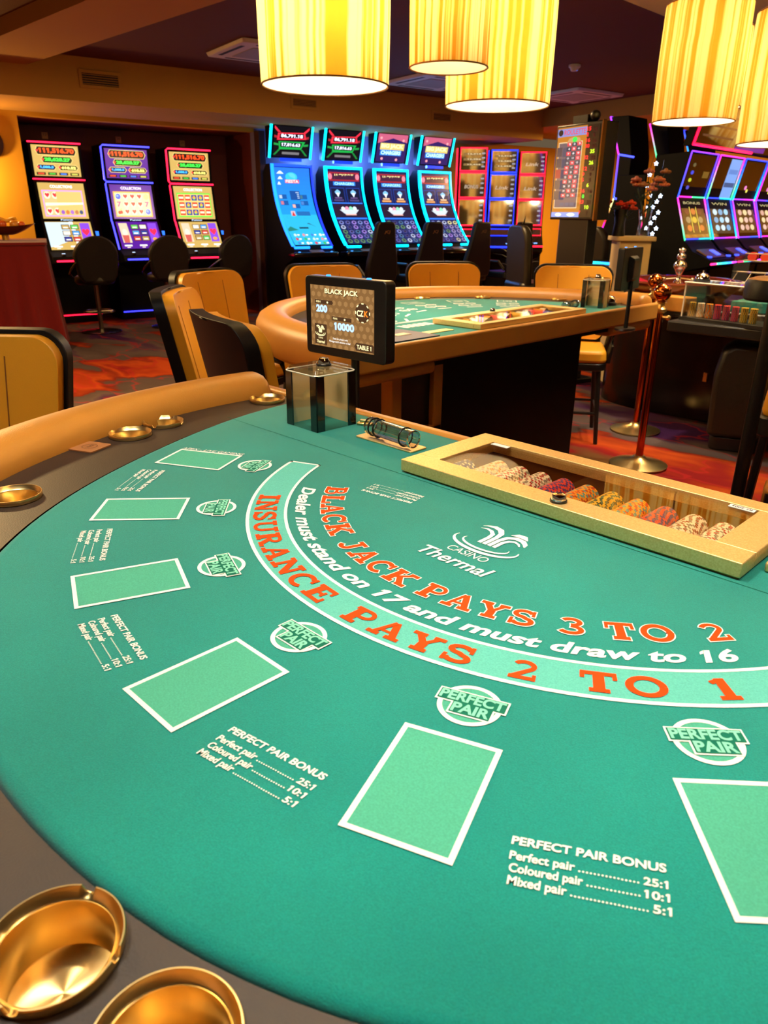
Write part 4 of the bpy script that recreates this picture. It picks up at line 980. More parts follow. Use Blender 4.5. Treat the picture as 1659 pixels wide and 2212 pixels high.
def tower_slot(label, a, b, neon, kind, seed):
    """three-screen upright machine; local -y is the front"""
    P = W(a, b, 0); t = thing('slot_machine', label, 'slot machine', P, RZW, 'upright slot machines in the dark alcove')
    w = .60; x0, x1 = -w/2, w/2
    prof = [(.0, 2.10), (.0, 1.68), (-.03, 1.66), (-.10, 1.235), (-.12, 1.215), (-.30, .885), (-.44, .82), (-.46, .75), (-.10, .70), (-.06, .08), (-.06, .0), (.42, 0), (.42, 2.10)]
    MB().m(BLKF).prism([(y, z) for y, z in prof], lambda y, z: (x0, y, z), lambda y, z: (x1, y, z)).build('cabinet', t, bevel=.006, smooth=30)
    e = .035
    s = Scr(plane_surf(x0+e, x1-e, -.002, 2.055, -.002, 1.72)); jackpot_panel(s, (206, 170, 92) if kind != 1 else (90, 30, 150)); s.done('jackpot_screen', t)
    s = Scr(plane_surf(x0+e, x1-e, -.034, 1.645, -.100, 1.245))
    if kind == 1: reels(s, (86, 26, 150), (240, 170, 70), (250, 226, 170), 'COLLECTION', lambda i, j: {(0, 2): 'p', (4, 2): 'y', (0, 1): '7', (4, 1): '7', (0, 0): 'c', (4, 0): 'p'}.get((i, j), 'h'))
    elif kind == 2: reels(s, (206, 170, 92), (90, 210, 60), (230, 200, 120), 'COLLECTION', lambda i, j: 'b' if i in (0, 4) or (i + j) % 3 == 0 else 'g')
    else:
        reels(s, (206, 170, 92), (226, 150, 210), (216, 190, 130), 'COLLECTIONS', lambda i, j: 'h' if i < 2 and j != 1 else 'n')
        s.poly([(.36, .12), (.90, .12), (.90, .74), (.36, .74)], (214, 184, 108), .85); s.poly([(.10, .36), (.92, .40), (.92, .46), (.10, .44)], (255, 240, 190), 1.0)
        for i in range(5): s.disc(.45+.1*i, .18, .04, .06, ((150, 90, 190), (210, 120, 60), (170, 110, 200), (190, 120, 80), (60, 80, 120))[i], .8)
    s.done('main_screen', t)
    s = Scr(plane_surf(x0+e, x1-e, -.1225, 1.21, -.297, .895)); lower_panel(s, (206, 170, 92) if kind != 1 else (86, 26, 150), seed); s.done('lower_screen', t)
    s = Scr(plane_surf(-.07, .07, -.1015, 1.243, -.112, 1.222)); s.text('Funno', 0, 1, .1, .9, (200, 225, 255), 1.0); s.done('badge', t)
    for q in ((-.26, .10), (.10, .26)):
        tube_path(t, 'deck_light', [(q[0], -.465, .775), (q[1], -.465, .775)], .010, neon, 3.2)
    c = 3.4
    if kind == 0: tube_path(t, 'neon_strip', [(x0, -.01, 2.085), (x1, -.01, 2.085)], .009, neon, c); tube_path(t, 'neon_strip', [(x0, -.02, 1.685), (x1, -.02, 1.685)], .008, neon, c)
    else:
        tube_path(t, 'neon_strip', [(x1, -.01, 2.09), (x0+.02, -.01, 2.09), (x0-.005, -.01, 2.07), (x0-.005, -.01, 1.70), (x0+.01, -.01, 1.688)], .010, neon, c)
        tube_path(t, 'neon_strip', [(x1, -.03, 1.675), (x0+.01, -.03, 1.675), (x0-.005, -.035, 1.65), (x0-.005, -.105, 1.22), (x0-.005, -.125, 1.21), (x0-.005, -.30, .89)], .010, neon, c)
    for sx in (-.16, .18):
        MB().m(CHROME).cyl((sx, -.40, .838), (sx, -.40, .855), .025, n=14).m(emi((200, 225, 255), 1.2)).cyl((sx, -.40, .855), (sx, -.40, .859), .019, n=14).build('button', t)
    MB().m(emi((40, 110, 255), 1.2)).bx(x1 + .005, x1 + .045, -.16, -.10, 1.05, 1.10).build('side_lamp', t)
    tube_path(t, 'floor_light', [(x0 + .02, -.075, .10), (x1 - .02, -.075, .10)], .008, neon, 2.2)
    return t
def curved_slot(label, a, b, neon, kind):
    P = W(a, b, 0); t = thing('curved_slot_machine', label, 'slot machine', P, RZW, 'curved neon slot machines along the blue-lit wall')
    w = .60; x0, x1 = -w/2, w/2; zb, zt = .93, 1.92
    def cy(v): return .02 - .46*max(0, 1 - v)**2.3 + .05*v
    NP = 16
    fr = [(cy(i/NP), zb + (zt-zb)*i/NP) for i in range(NP+1)]
    prof = fr + [(.20, zt), (.30, zt - .1), (.30, 0), (-.25, 0), (-.25, .70), (-.52, .80), (-.52, .86)]
    MB().m(BLKF).prism(prof, lambda y, z: (x0, y + .008, z), lambda y, z: (x1, y + .008, z)).build('cabinet', t, smooth=30)
    def surf(u, v, d):
        y = cy(v); return (x0 + .04 + (w-.08)*u, y - d - .002, zb + .02 + (zt - zb - .06)*v)
    s = Scr(surf); 
    if kind == 0:
        n = 18
        for i in range(n):
            v0, v1 = i/n, (i+1)/n; k = i/n
            c = (int(20 + 20*k), int(165 - 50*k), int(225)) if k > .36 else (40, 175, 215)
            s.k = 1; s.rect(0, 1, v0, v1, c, .8)
        s.k = 3
        for (u, v, r) in ((.16, .93, .10), (.15, .86, .07), (.11, .79, .05)): s.poly([(u-r, v-.012), (u+r, v-.012), (u+.4*r, v+.018), (u, v+.028), (u-.5*r, v+.014)], (205, 230, 245), .9)
        s.disc(.47, .88, .17, .06, (50, 180, 220), .9, 20); s.disc(.47, .885, .12, .045, (90, 200, 225), .8, 20); s.rect(.28, .68, .80, .845, (215, 70, 90), .9); s.text('FIESTA', .30, .66, .805, .84, (255, 230, 235), 1.0)
        for (u, v, c) in ((.10, .62, (170, 190, 210)), (.68, .62, (60, 110, 130)), (.11, .54, (190, 110, 130)), (.68, .54, (70, 120, 190)), (.42, .50, (220, 170, 160))):
            s.rect(u-.06, u+.16, v-.03, v+.03, (20, 90, 170), .7); s.rect(u-.05, u+.03, v-.022, v+.022, c, .85)
        s.rect(.36, .64, .58, .70, (20, 80, 160), .7); s.rect(.37, .50, .59, .69, (120, 60, 70), .85)
        for i in range(3):
            for j in range(4): s.rect(.53+.03*i, .55+.03*i, .60+.024*j, .612+.024*j, (190, 215, 235), .9)
        s.rect(.26, .38, .37, .435, (200, 180, 190), .8); s.poly([(.27, .37), (.32, .43), (.37, .37)], (190, 40, 50), .9); s.rect(.42, .80, .375, .43, (30, 100, 170), .8)
        s.poly([(0, .20), (.10, .235), (.22, .205), (.30, .19), (0, .17)], (30, 120, 110), .8); s.poly([(.60, .27), (.72, .255), (.84, .225), (.76, .25), (.66, .28)], (40, 90, 130), .8)
        s.rect(.34, .60, .205, .225, (20, 60, 90), .8)
        for j in range(3):
            for i in range(4):
                c = ((190, 220, 200), (60, 170, 90), (200, 60, 80), (230, 235, 240), (60, 120, 200), (220, 130, 140))[(i*5 + j*2) % 6]
                s.disc(.13+.24*i, .125-.052*j, .04, .018, c, .85, 8); s.rect(.19+.24*i, .25+.24*i, .118-.052*j, .134-.052*j, (235, 240, 245), .9)
    else:
        s.rect(0, 1, 0, 1, (18, 26, 76), .8, 14)
        s.rect(.02, .98, .85, .97, (150, 34, 50), .85, 2); s.rect(.14, .86, .87, .95, (70, 30, 60), .7); s.text('JACKPOT', .2, .8, .885, .945, (250, 226, 150), 1.0); s.disc(.08, .91, .06, .04, (240, 120, 140), .9); s.disc(.92, .91, .06, .04, (240, 120, 140), .9)
        s.rect(.16, .84, .79, .84, (40, 120, 220), .9); s.text('CHARGERS', .20, .80, .797, .834, (170, 230, 255), 1.0)
        for u in (.05, .53):
            s.rect(u, u+.42, .55, .76, (30, 60, 150), .8, 3); s.rect(u+.015, u+.405, .56, .75, (12, 20, 50) if kind == 1 else (30, 30, 70), .8, 3)
            s.disc(u+.21, .70, .085, .035, (120, 180, 240), .9, 12); s.poly([(u+.15, .69), (u+.27, .69), (u+.21, .63)], (220, 235, 250), .9)
            s.rect(u+.06, u+.36, .575, .60, (220, 150, 90) if kind > 1 else (70, 60, 110), .85)
            s.rect(u+.10, u+.32, .61, .63, (90, 70, 120) if kind == 1 else (240, 190, 150), .8)
        s.rect(.03, .97, .545, .555, (60, 130, 250), .9); s.rect(.03, .97, .36, .53, (36, 22, 46), .8, 3)
        for i in range(4): s.disc(.32+.12*i, .475, .06, .03, ((210, 225, 235), (220, 130, 160), (130, 220, 170), (200, 215, 240))[i], .95, 12)
        s.poly([(.2, .46), (.8, .46), (.66, .40), (.34, .40)], (196, 206, 220), .85); s.rect(.35, .68, .385, .40, (220, 160, 150), .9); s.rect(.02, .98, .33, .352, (40, 110, 230), .85)
        rnd = random.Random(kind)
        for i in range(5):
            for j in range(5):
                c = rnd.choice(((90, 90, 160), (120, 130, 200), (60, 60, 120), (150, 120, 210), (180, 190, 220), (70, 110, 150), (90, 130, 90)))
                if kind == 3 and i > 2: c = rnd.choice(((220, 210, 150), (190, 180, 150), (150, 140, 190)))
                s.disc(.12+.19*i, .285-.062*j, .072, .026, c, .75, 10); s.disc(.12+.19*i, .287-.062*j, .04, .014, (40, 34, 70), .6, 8)
        for i in range(4): s.rect(.21+.19*i, .222+.19*i, .01, .31, (60, 70, 140), .7, 4)
    s.done('curved_screen', t)
    L = [(x0, y - .012, z) for y, z in fr]; Rr = [(x1, y - .012, z) for y, z in fr]
    ce = 3.4 if kind else 2.4; fc = neon
    for nm, side in (('neon_frame', -1), ('neon_frame', 1)):
        X = side*w/2; wd_ = .034 if side < 0 else .016
        b = MB().m(emi(fc if (side < 0 or kind) else (20, 40, 230), ce)); vs = []
        for y, z in fr: vs += [(X - (0 if side < 0 else wd_), y - .016, z), (X + (wd_ if side < 0 else 0), y - .016, z), (X + (wd_ if side < 0 else 0), y + .02, z), (X - (0 if side < 0 else wd_), y + .02, z)]
        fs = []
        for i in range(NP):
            for q in range(4): fs.append((i*4+q, i*4+(q+1) % 4, (i+1)*4+(q+1) % 4, (i+1)*4+q))
        b.add(vs, fs + [(0, 1, 2, 3), (NP*4, NP*4+3, NP*4+2, NP*4+1)]).build(nm, t, smooth=40)
    MB().m(emi(fc if kind else (20, 60, 255), ce*.8)).bx(x0, x1, cy(1) - .014, cy(1) + .02, zt - .03, zt).build('neon_frame', t, bevel=.004)
    for q in ((x0 + .02, -.06), (.12, x1 - .02)): tube_path(t, 'deck_light', [(q[0], cy(0) - .02, zb - .015), (q[1], cy(0) - .02, zb - .015)], .016, fc, ce)
    d = MB().m(BLK).bx(-.33, .33, -.56, -.36, .80, .86); d.build('button_deck', t, bevel=.02)
    MB().m(mat('card_reader', (96, 78, 74), .4)).box((.02, -.47, .875), (.20, .16, .03), rx=R(20)).build('card_reader', t, bevel=.004)
    for sx in (-.24, .24): MB().m(emi((60, 150, 255), 1.2)).cyl((sx, -.52, .86), (sx, -.52, .868), .016, n=12).build('button', t)
    # topper
    zt0, zt1 = 2.0, 2.36; ts = plane_surf(x0 + .05, x1 - .05, .0, zt1 - .005, .10, zt0 + .01)
    MB().m(BLKF).prism([(.0, zt1), (.10, zt0), (.22, zt0), (.22, zt1)], lambda y, z: (x0 + .02, y + .004, z), lambda y, z: (x1 - .02, y + .004, z)).build('topper', t)
    s = Scr(ts)
    if kind < 2:
        s.rect(0, 1, 0, 1, (10, 10, 14), .8)
        for sx in (0, 1):
            q = lambda u: u if sx == 0 else 1-u
            s.poly([(q(0), 1), (q(.18), .80), (q(.10), .80), (q(0), .92)], (230, 40, 60), 1.0); s.poly([(q(0), .05), (q(.16), .26), (q(.22), .26), (q(.06), .05)], (20, 120, 50), .9); s.poly([(q(0), .70), (q(.12), .66), (q(.12), .60), (q(0), .62)], (150, 30, 40), .9)
            s.poly([(q(0), .45), (q(.14), .42), (q(.14), .36), (q(0), .38)], (30, 140, 60), .9)
        s.poly([(.10, .78), (.88, .82), (.93, .60), (.08, .54)], (200, 40, 56), 1.0); s.poly([(.16, .74), (.84, .78), (.86, .64), (.15, .60)], (20, 14, 18), .8); s.text('86,791.18', .19, .82, .62, .745, (225, 230, 255), 1.1, .03)
        s.poly([(.13, .50), (.90, .52), (.80, .26), (.16, .24)], (20, 150, 60), 1.0); s.poly([(.18, .47), (.82, .48), (.78, .32), (.19, .32)], (14, 24, 18), .8); s.text('17,816.63', .22, .76, .335, .455, (225, 230, 255), 1.1, .03)
        s.rect(.25, .75, .08, .16, (120, 116, 120), .7)
    else:
        s.rect(0, 1, 0, 1, (40, 26, 90), .8); s.poly([(0, 1), (1, 1), (1, .72), (.5, .86), (0, .66)], (190, 90, 120), .8); s.rect(.1, .92, .44, .68, (214, 190, 110), .8); s.text('BIG JACK', .13, .89, .47, .65, (250, 240, 170), 1.0, .04)
        s.rect(.12, .84, .24, .44, (40, 120, 220), .9); s.text('CHARGERS', .15, .82, .27, .41, (190, 235, 255), 1.0, .04)
        for u, v in ((.1, .85), (.86, .8), (.2, .12), (.7, .1)): s.disc(u, v, .04, .05, (240, 150, 160), .9, 8)
    s.done('topper_screen', t)
    for sx in (-1, 1): tube_path(t, 'topper_light', [(sx*w/2, -.002, zt1 + .01), (sx*w/2, .10, zt0 - .01)], .016 if sx < 0 else .012, CYAN, 4.0)
    MB().m(emi((20, 60, 255), .9)).bx(-.15, .15, .06, .10, 1.955, 1.99).build('neck_light', t)
    if kind == 0: return t
    d = bpy.data.lights.new('neon_glow', 'POINT'); d.energy = 13; d.color = (.10, .28, 1.0); d.shadow_soft_size = .06
    l = bpy.data.objects.new('neon_glow', d); C.objects.link(l); l.parent = t; l.location = (-.37, .36, 2.02)
    return t
DIMS = mat('dark_screen_glass', (60, 38, 16), .05, spec=1.0)
DIMS.node_tree.nodes['Principled BSDF'].inputs['IOR'].default_value = 2.0
def stacked_slot(label, a, b, neon, k):
    P = W(a, b, 0); t = thing('stacked_slot_machine', label, 'slot machine', P, RZW - R((35.5, 38.3, 40.8)[k]), 'three-screen slot machines with red and blue neon')
    w = .44; x0, x1 = -w/2, w/2
    pr = [(-.012, 2.27), (.0, 1.93), (.0, 1.56), (-.016, 1.16)]
    prof = pr + [(-.16, 1.02), (-.42, .88), (-.42, .78), (-.10, .72), (-.06, 0), (.34, 0), (.34, 2.27)]
    MB().m(BLKF).prism(prof, lambda y, z: (x0, y, z), lambda y, z: (x1, y, z)).build('cabinet', t, bevel=.006, smooth=30)
    # screens reflect the room more than they glow
    for i in range(3):
        (ya, za), (yb, zb) = pr[i], pr[i+1]
        b_ = MB().m(DIMS); sf = plane_surf(x0+.03, x1-.03, ya, za-.02, yb, zb+.02)
        b_.add([sf(0, 0, .002), sf(1, 0, .002), sf(1, 1, .002), sf(0, 1, .002)], [(0, 1, 2, 3)]).build('glossy_screen', t, smooth=0)
        s = Scr(sf); s.k = 8; rnd = random.Random(k*7+i)
        if i == 0 and k < 2:
            for j in range(3): s.rect(.10, .90, .70-.24*j, .80-.24*j, (150, 120, 70), .45); s.text('12,%d4' % (31+j*7), .25, .78, .715-.24*j, .785-.24*j, (230, 210, 170), .6)
        elif i < 2: s.text('BONUS' if k == 0 else 'Link', .18, .74, .36, .52, (210, 190, 170), .45, .02, .2)
        for j in range(4): s.rect(.82, .95, .15+.2*j, .22+.2*j, (200, 200, 220), .35)
        s.done('screen_print', t)
        tube_path(t, 'neon_frame', [sf(u, v, .012) for u, v in ((-.02, -.02), (1.02, -.02), (1.02, 1.02), (-.02, 1.02))], .012, neon, 2.8, closed=True)
    tube_path(t, 'neon_strip', [(x0 - .03, y - .005, z) for y, z in ((-.012, 2.25), (0, 1.93), (0, 1.56), (-.016, 1.16), (-.12, 1.02))], .012, neon, 2.8)
    MB().m(emi((70, 24, 10), .5)).bx(-.18, .18, -.185, -.15, 1.03, 1.11).build('card_panel', t)
    tube_path(t, 'neon_frame', [(x, y, z) for x, y, z in ((-.19, -.19, 1.02), (.19, -.19, 1.02), (.19, -.16, 1.12), (-.19, -.16, 1.12))], .007, neon, 2.4, closed=True)
    tube_path(t, 'deck_light', [(x0, -.43, .86), (x1, -.43, .86)], .014, neon, 2.6)
    MB().m(emi((120, 170, 255), 1.2)).cyl((.10, -.36, .90), (.10, -.36, .915), .035, n=14).build('button', t)
    if k == 2: MB().m(emi((240, 30, 40), 1.4)).flat(([(.0 + 16*math.sin(2*math.pi*i/24)**3*.0035, (13*math.cos(2*math.pi*i/24)-5*math.cos(4*math.pi*i/24)-2*math.cos(6*math.pi*i/24))*.0035) for i in range(24)], [tuple(range(24))]), lambda x, y: (x, -.11, .62 + y)).build('heart_light', t)
    return t

def bank_slot(label, loc, rz, k, tall=False, lit=True, group='two-screen slot machines on the dark island'):
    """zig-zag machine, front local -y; tall version has a third leaning screen on top"""
    t = thing('island_slot_machine', label, 'slot machine', loc, rz, group)
    w = .40 if tall else .64; x0, x1 = -w/2, w/2
    pr = ([(-.14, 2.28), (.0, 1.92)] if tall else []) + [(-.0 if tall else -.06, 1.92), (.02, 1.50), (-.12, 1.10)]
    if tall: pr = [(-.14, 2.28), (.0, 1.92), (.0, 1.50), (-.12, 1.12)]
    prof = pr + [(-.22, 1.0), (-.42, .92), (-.42, .86), (-.14, .80), (-.10, 0), (.30, 0)] + ([(.30, 1.0), (.14, 1.2), (.14, 1.9), (.06, 2.28)] if tall else [(.30, 1.90)])
    MB().m(BLKF).prism(prof, lambda y, z: (x0, y, z), lambda y, z: (x1, y, z)).build('cabinet', t, bevel=.006, smooth=30)
    pal = [((110, 50, 255), (40, 80, 255)), ((255, 40, 180), (60, 220, 130)), ((40, 60, 255), (20, 190, 255)), ((150, 50, 255), (230, 40, 220))]
    for i in range(len(pr) - 1):
        (ya, za), (yb, zb) = pr[i], pr[i+1]; sf = plane_surf(x0+.03, x1-.03, ya, za-.02, yb, zb+.02)
        MB().m(DIMS).add([sf(0, 0, .002), sf(1, 0, .002), sf(1, 1, .002), sf(0, 1, .002)], [(0, 1, 2, 3)]).build('glossy_screen', t, smooth=0)
        s = Scr(sf); s.k = 8
        if lit and not tall:
            if i == 0:
                if k == 1: s.rect(.5, 1, 0, 1, (110, 150, 215), .8); s.rect(.52, .98, .28, .40, (60, 90, 140), .6); s.rect(.55, .95, .62, .74, (90, 130, 200), .7)
                elif k == 0:
                    for j, c in enumerate(((90, 80, 50), (60, 70, 200), (170, 180, 40), (70, 70, 180))): s.disc(.22, .75-.18*j, .06, .05, c, .8, 10)
                    s.rect(.66, .90, .46, .62, (120, 90, 30), .6)
                else: s.disc(.4, .3, .06, .06, (220, 120, 180), .8); s.disc(.5, .22, .05, .05, (220, 210, 90), .8)
            else:
                s.rect(.04, .96, .10, .86, (96, 64, 26) if k != 1 else (60, 50, 40), .6)
                for a in range(3):
                    for b in range(3):
                        c = ((190, 110, 50), (150, 130, 90), (110, 60, 40), (200, 170, 60)) if k == 0 else ((150, 200, 225), (110, 160, 200), (190, 215, 225)) if k == 1 else ((220, 180, 160), (230, 200, 150), (205, 160, 140))
                        s.disc(.24+.25*a, .26+.22*b, .10, .085, c[(a*2+b) % len(c)], .75, 12)
                if k == 0:
                    for a in (.36, .62): s.rect(a-.012, a+.012, .14, .82, (210, 190, 70), .9)
                s.text('BONUS' if k == 0 else 'WIN', .15, .85, .89, .96, (180, 170, 120), .6)
            s.done('screen_print', t)
        c0, c1 = pal[(k + i) % 4]; c2, c3 = pal[(k + i + 1) % 4]
        n = 8
        for sx in (-1, 1):
            b = MB()
            for q in range(n):
                f = q/(n-1); c = tuple(int(c0[j] + (c1[j]-c0[j])*f) for j in range(3)) if i != len(pr)-2 or not tall else [(200, 220, 140), (220, 215, 130), (240, 170, 90), (255, 90, 60), (255, 30, 60), (255, 20, 140), (240, 20, 220), (190, 50, 255)][q]
                za_, zb_ = za + (zb-za)*q/n, za + (zb-za)*(q+1)/n; ya_, yb_ = ya + (yb-ya)*q/n, ya + (yb-ya)*(q+1)/n
                b.m(emi(c, 1.7)).cyl((sx*w/2, ya_-.008, za_), (sx*w/2, yb_-.008, zb_), .008, n=8)
            b.build('neon_strip', t)
        b = MB(); b.m(emi(c2, 1.6)).tube([(x0, yb-.008, zb+.012), (0, yb-.008, zb+.012)], .007, 6).m(emi(c3, 1.6)).tube([(0, yb-.008, zb+.012), (x1, yb-.008, zb+.012)], .007, 6)
        b.build('neon_strip', t)
        if i == 0: MB().m(emi(c0, 1.6)).tube([(x0, ya-.008, za), (x1, ya-.008, za)], .007, 6).build('neon_strip', t)
        if tall and i < 2: MB().m(emi((60, 70, 255), 2.2)).tube([(x1+.004, yb, zb), (x1+.004, yb + .17, zb - .03)], .010, 6).build('neon_strip', t)
    MB().m(mat('tan_deck_plate', (140, 100, 54), .4)).box((-.03, -.30, .975), (.62*w, .17, .012), rx=R(26)).build('deck_plate', t)
    MB().m(emi((70, 90, 255), 1.2)).box((.03, -.31, .985), (.10, .10, .008), rx=R(26)).build('deck_light', t)
    for sx in (-.37*w, .37*w): MB().m(emi((60, 80, 255), 1.3)).cyl((sx, -.37, .94), (sx, -.37, .958), .025, n=12).build('button', t)
    b = MB()
    for q, c in enumerate(((255, 40, 120), (60, 220, 150), (40, 200, 240), (40, 130, 255), (200, 60, 240))): b.m(emi(c, 2.2)).cyl((x0 + w*q/5, -.43, .885), (x0 + w*(q+1)/5, -.43, .885), .010, n=8)
    b.build('deck_strip', t)
    return t

# ------------------------------------------------------------------ room shell
def structure(mb, name, **k): return mb.build(name, None, kind='structure', **k)
def wbox(mb, a0, a1, b0, b1, z0, z1):
    P = [W(a, b, z) for z in (z0, z1) for a, b in ((a0, b0), (a1, b0), (a1, b1), (a0, b1))]
    return mb.add(P, [(0, 3, 2, 1), (4, 5, 6, 7), (0, 1, 5, 4), (1, 2, 6, 5), (2, 3, 7, 6), (3, 0, 4, 7)])
def carpet():
    m = bpy.data.materials.new('patterned_carpet'); m.use_nodes = True; nt = m.node_tree; b = nt.nodes['Principled BSDF']
    b.inputs['Roughness'].default_value = 1.0; b.inputs['Specular IOR Level'].default_value = .05
    tc = nt.nodes.new('ShaderNodeTexCoord'); mp = nt.nodes.new('ShaderNodeMapping'); mp.inputs['Rotation'].default_value = (0, 0, R(38)); mp.inputs['Scale'].default_value = (.55, 1.1, 1); mp.inputs['Location'].default_value = (3.7, 1.3, 0)
    nt.links.new(tc.outputs['Object'], mp.inputs[0])
    n1 = nt.nodes.new('ShaderNodeTexNoise'); n1.inputs['Scale'].default_value = 2.4; n1.inputs['Detail'].default_value = 3; nt.links.new(mp.outputs[0], n1.inputs['Vector'])
    mix = nt.nodes.new('ShaderNodeVectorMath'); mix.operation = 'MULTIPLY_ADD'; mix.inputs[1].default_value = (.9, .9, 0)
    nt.links.new(n1.outputs['Color'], mix.inputs[0]); nt.links.new(mp.outputs[0], mix.inputs[2])
    n2 = nt.nodes.new('ShaderNodeTexNoise'); n2.inputs['Scale'].default_value = .85; n2.inputs['Detail'].default_value = 2.5; nt.links.new(mix.outputs[0], n2.inputs['Vector'])
    r = nt.nodes.new('ShaderNodeValToRGB'); e = r.color_ramp.elements; r.color_ramp.interpolation = 'LINEAR'
    cols = [(.30, (26, 20, 52)), (.38, (60, 24, 62)), (.43, (84, 68, 64)), (.50, (72, 58, 54)), (.515, (104, 30, 14)), (.56, (156, 60, 18)), (.60, (128, 36, 14)), (.64, (110, 18, 22)), (.70, (88, 60, 30))]
    e[0].position, e[0].color = cols[0][0], lin(cols[0][1]); e[1].position, e[1].color = cols[-1][0], lin(cols[-1][1])
    for p, c in cols[1:-1]: x = e.new(p); x.color = lin(c)
    nt.links.new(n2.outputs[0], r.inputs[0])
    v = nt.nodes.new('ShaderNodeTexVoronoi'); v.feature = 'DISTANCE_TO_EDGE'; v.inputs['Scale'].default_value = 2.1; nt.links.new(mix.outputs[0], v.inputs['Vector'])
    lt = nt.nodes.new('ShaderNodeMapRange'); lt.inputs[1].default_value = .012; lt.inputs[2].default_value = .03; lt.inputs[3].default_value = .5; lt.inputs[4].default_value = 0
    nt.links.new(v.outputs['Distance'], lt.inputs[0])
    mc = nt.nodes.new('ShaderNodeMixRGB'); nt.links.new(lt.outputs[0], mc.inputs[0]); nt.links.new(r.outputs[0], mc.inputs[1]); mc.inputs[2].default_value = lin((150, 30, 30))
    nt.links.new(mc.outputs[0], b.inputs['Base Color']); return m
wbox(fl := MB().m(carpet()), -6, 9, -1.2, 15, -.05, 0); structure(fl, 'floor', smooth=0)
wbox(ce := MB().m(CEIL), -6, 9, 1.2, 15, 2.76, 2.80); structure(ce, 'ceiling', smooth=0)
wl = MB().m(WALL); wbox(wl, -6, -1.05, -.12, 0, 0, 2.40); wbox(wl, 4.9, 9, -.12, 0, 0, 2.40); wl.m(WALL_NEON); wbox(wl, 1.84, 4.9, -.12, 0, 0, 2.40); wl.m(WALL); wbox(wl, -1.05, 1.84, -.12, 0, 2.32, 2.40); structure(wl, 'wall_left', smooth=0)
al = MB().m(ALC); wbox(al, -1.05, 1.84, -1.0, -.95, 0, 2.4); wbox(al, -1.09, -1.05, -1.0, -.12, 0, 2.4); wbox(al, 1.84, 1.88, -1.0, -.12, 0, 2.4); wbox(al, -1.05, 1.84, -.95, -.12, 2.32, 2.36); structure(al, 'trim_1', smooth=0)
so = MB().m(FASC); wbox(so, -6, 5.9, 0, 1.25, 2.365, 2.40); wbox(so, -6, 5.9, 1.22, 1.25, 2.40, 2.76); structure(so, 'trim_2', smooth=0)
lo = MB().m(FASC); wbox(lo, 5.9, 9, 0, 9.0, 2.53, 2.56); wbox(lo, 5.9, 5.94, 1.25, 9.0, 2.56, 2.76); wbox(lo, 5.9, 5.94, 0, 1.25, 2.36, 2.56); structure(lo, 'trim_3', smooth=0)
MB_ = MB().m(FASC).bx(-8.4, 0.5, 1.78, 2.42, 2.64, 2.765); structure(MB_, 'trim_4', smooth=0)
wb = MB().m(WALL); wbox(wb, 8.95, 9.05, -.1, 9, 0, 2.6); structure(wb, 'wall_back', smooth=0)
po = MB().m(POSTM); wbox(po, 1.84, 1.93, 0, .14, 0, 2.33); structure(po, 'trim_5', bevel=.004)
ra = MB().m(CREAM).bx(-2.52, .2, 3.0, 6.5, 2.685, 2.765); structure(ra, 'trim_6', smooth=0)
dh = thing('pull_handle', 'slim chrome pull handle on the brown post right of the alcove', 'handle', W(1.885, .15, 1.02), RZW)
MB().m(CHROME).cyl((0, 0, 0), (0, 0, .52), .010).build('bar', dh)

def vent(label, a, z, w, h):
    t = thing('air_vent', label, 'air vent', W(a, 1.25, z), RZW, 'air vents along the ceiling fascia')
    f = MB().m(FASC)
    for q in ((-w/2-.03, w/2+.03, h, h+.03), (-w/2-.03, w/2+.03, -.03, 0), (-w/2-.03, -w/2, 0, h), (w/2, w/2+.03, 0, h)): f.bx(q[0], q[1], -.014, -.001, q[2], q[3])
    f.build('frame', t, bevel=.002); MB().m(VENTD).bx(-w/2, w/2, -.003, -.001, 0, h).build('opening', t)
    b = MB().m(FASC)
    for i in range(5): b.box((0, -.007, h*(i+.5)/5), (w, .007, .0035), rx=R(-35))
    b.build('slats', t)
vent('slatted vent on the left of the fascia above the alcove slots', -.44, 2.515, .36, .105)
vent('small dark vent on the fascia just under the leftmost pendant lamp', 1.92, 2.505, .31, .075)
vent('small dark vent on the fascia left of the lower middle pendant lamp', 4.01, 2.495, .29, .08)
def cassette(label, a, b):
    t = thing('air_conditioner', label, 'air conditioner', W(a, b, 2.76), RZW, 'ceiling air-conditioning cassettes')
    p = MB().m(mat('white_plastic', (206, 200, 196), .5)); p.prism(rrect(.86, .86, .03, 3), lambda x, y: (x*.97, y*.97, -.035), lambda x, y: (x, y, -.001)); p.build('panel', t, bevel=.006)
    MB().m(mat('grille_grey', (150, 146, 146), .6)).bx(-.24, .24, -.24, .24, -.040, -.034).build('grille', t, bevel=.004)
    s = MB().m(VENTD)
    for q in ((-.26, .26, -.37, -.33), (-.26, .26, .33, .37), (-.37, -.33, -.26, .26), (.33, .37, -.26, .26)): s.bx(q[0], q[1], q[2], q[3], -.0365, -.034)
    s.build('air_slot', t)
cassette('white ceiling cassette left of the big left pendant lamp', .75, 2.62)
cassette('white ceiling cassette between the pendant lamps', 3.05, 2.30)
cassette('white ceiling cassette under the smoke detector near the roulette display', 5.15, 2.55)
sd = thing('smoke_detector', 'small round white smoke detector on the dark ceiling', 'smoke detector', W(3.62, 3.90, 2.76), 0)
MB().m(mat('white_plastic', (206, 200, 196), .5)).lathe([(0, 0), (.06, 0), (.06, -.02), (.045, -.03), (.035, -.055), (0, -.055)], (0, 0, 0), 24).build('body', sd, smooth=40)
MB().m(emi((60, 120, 255), .8)).sphere((.03, 0, -.05), .008, 8).build('indicator', sd)

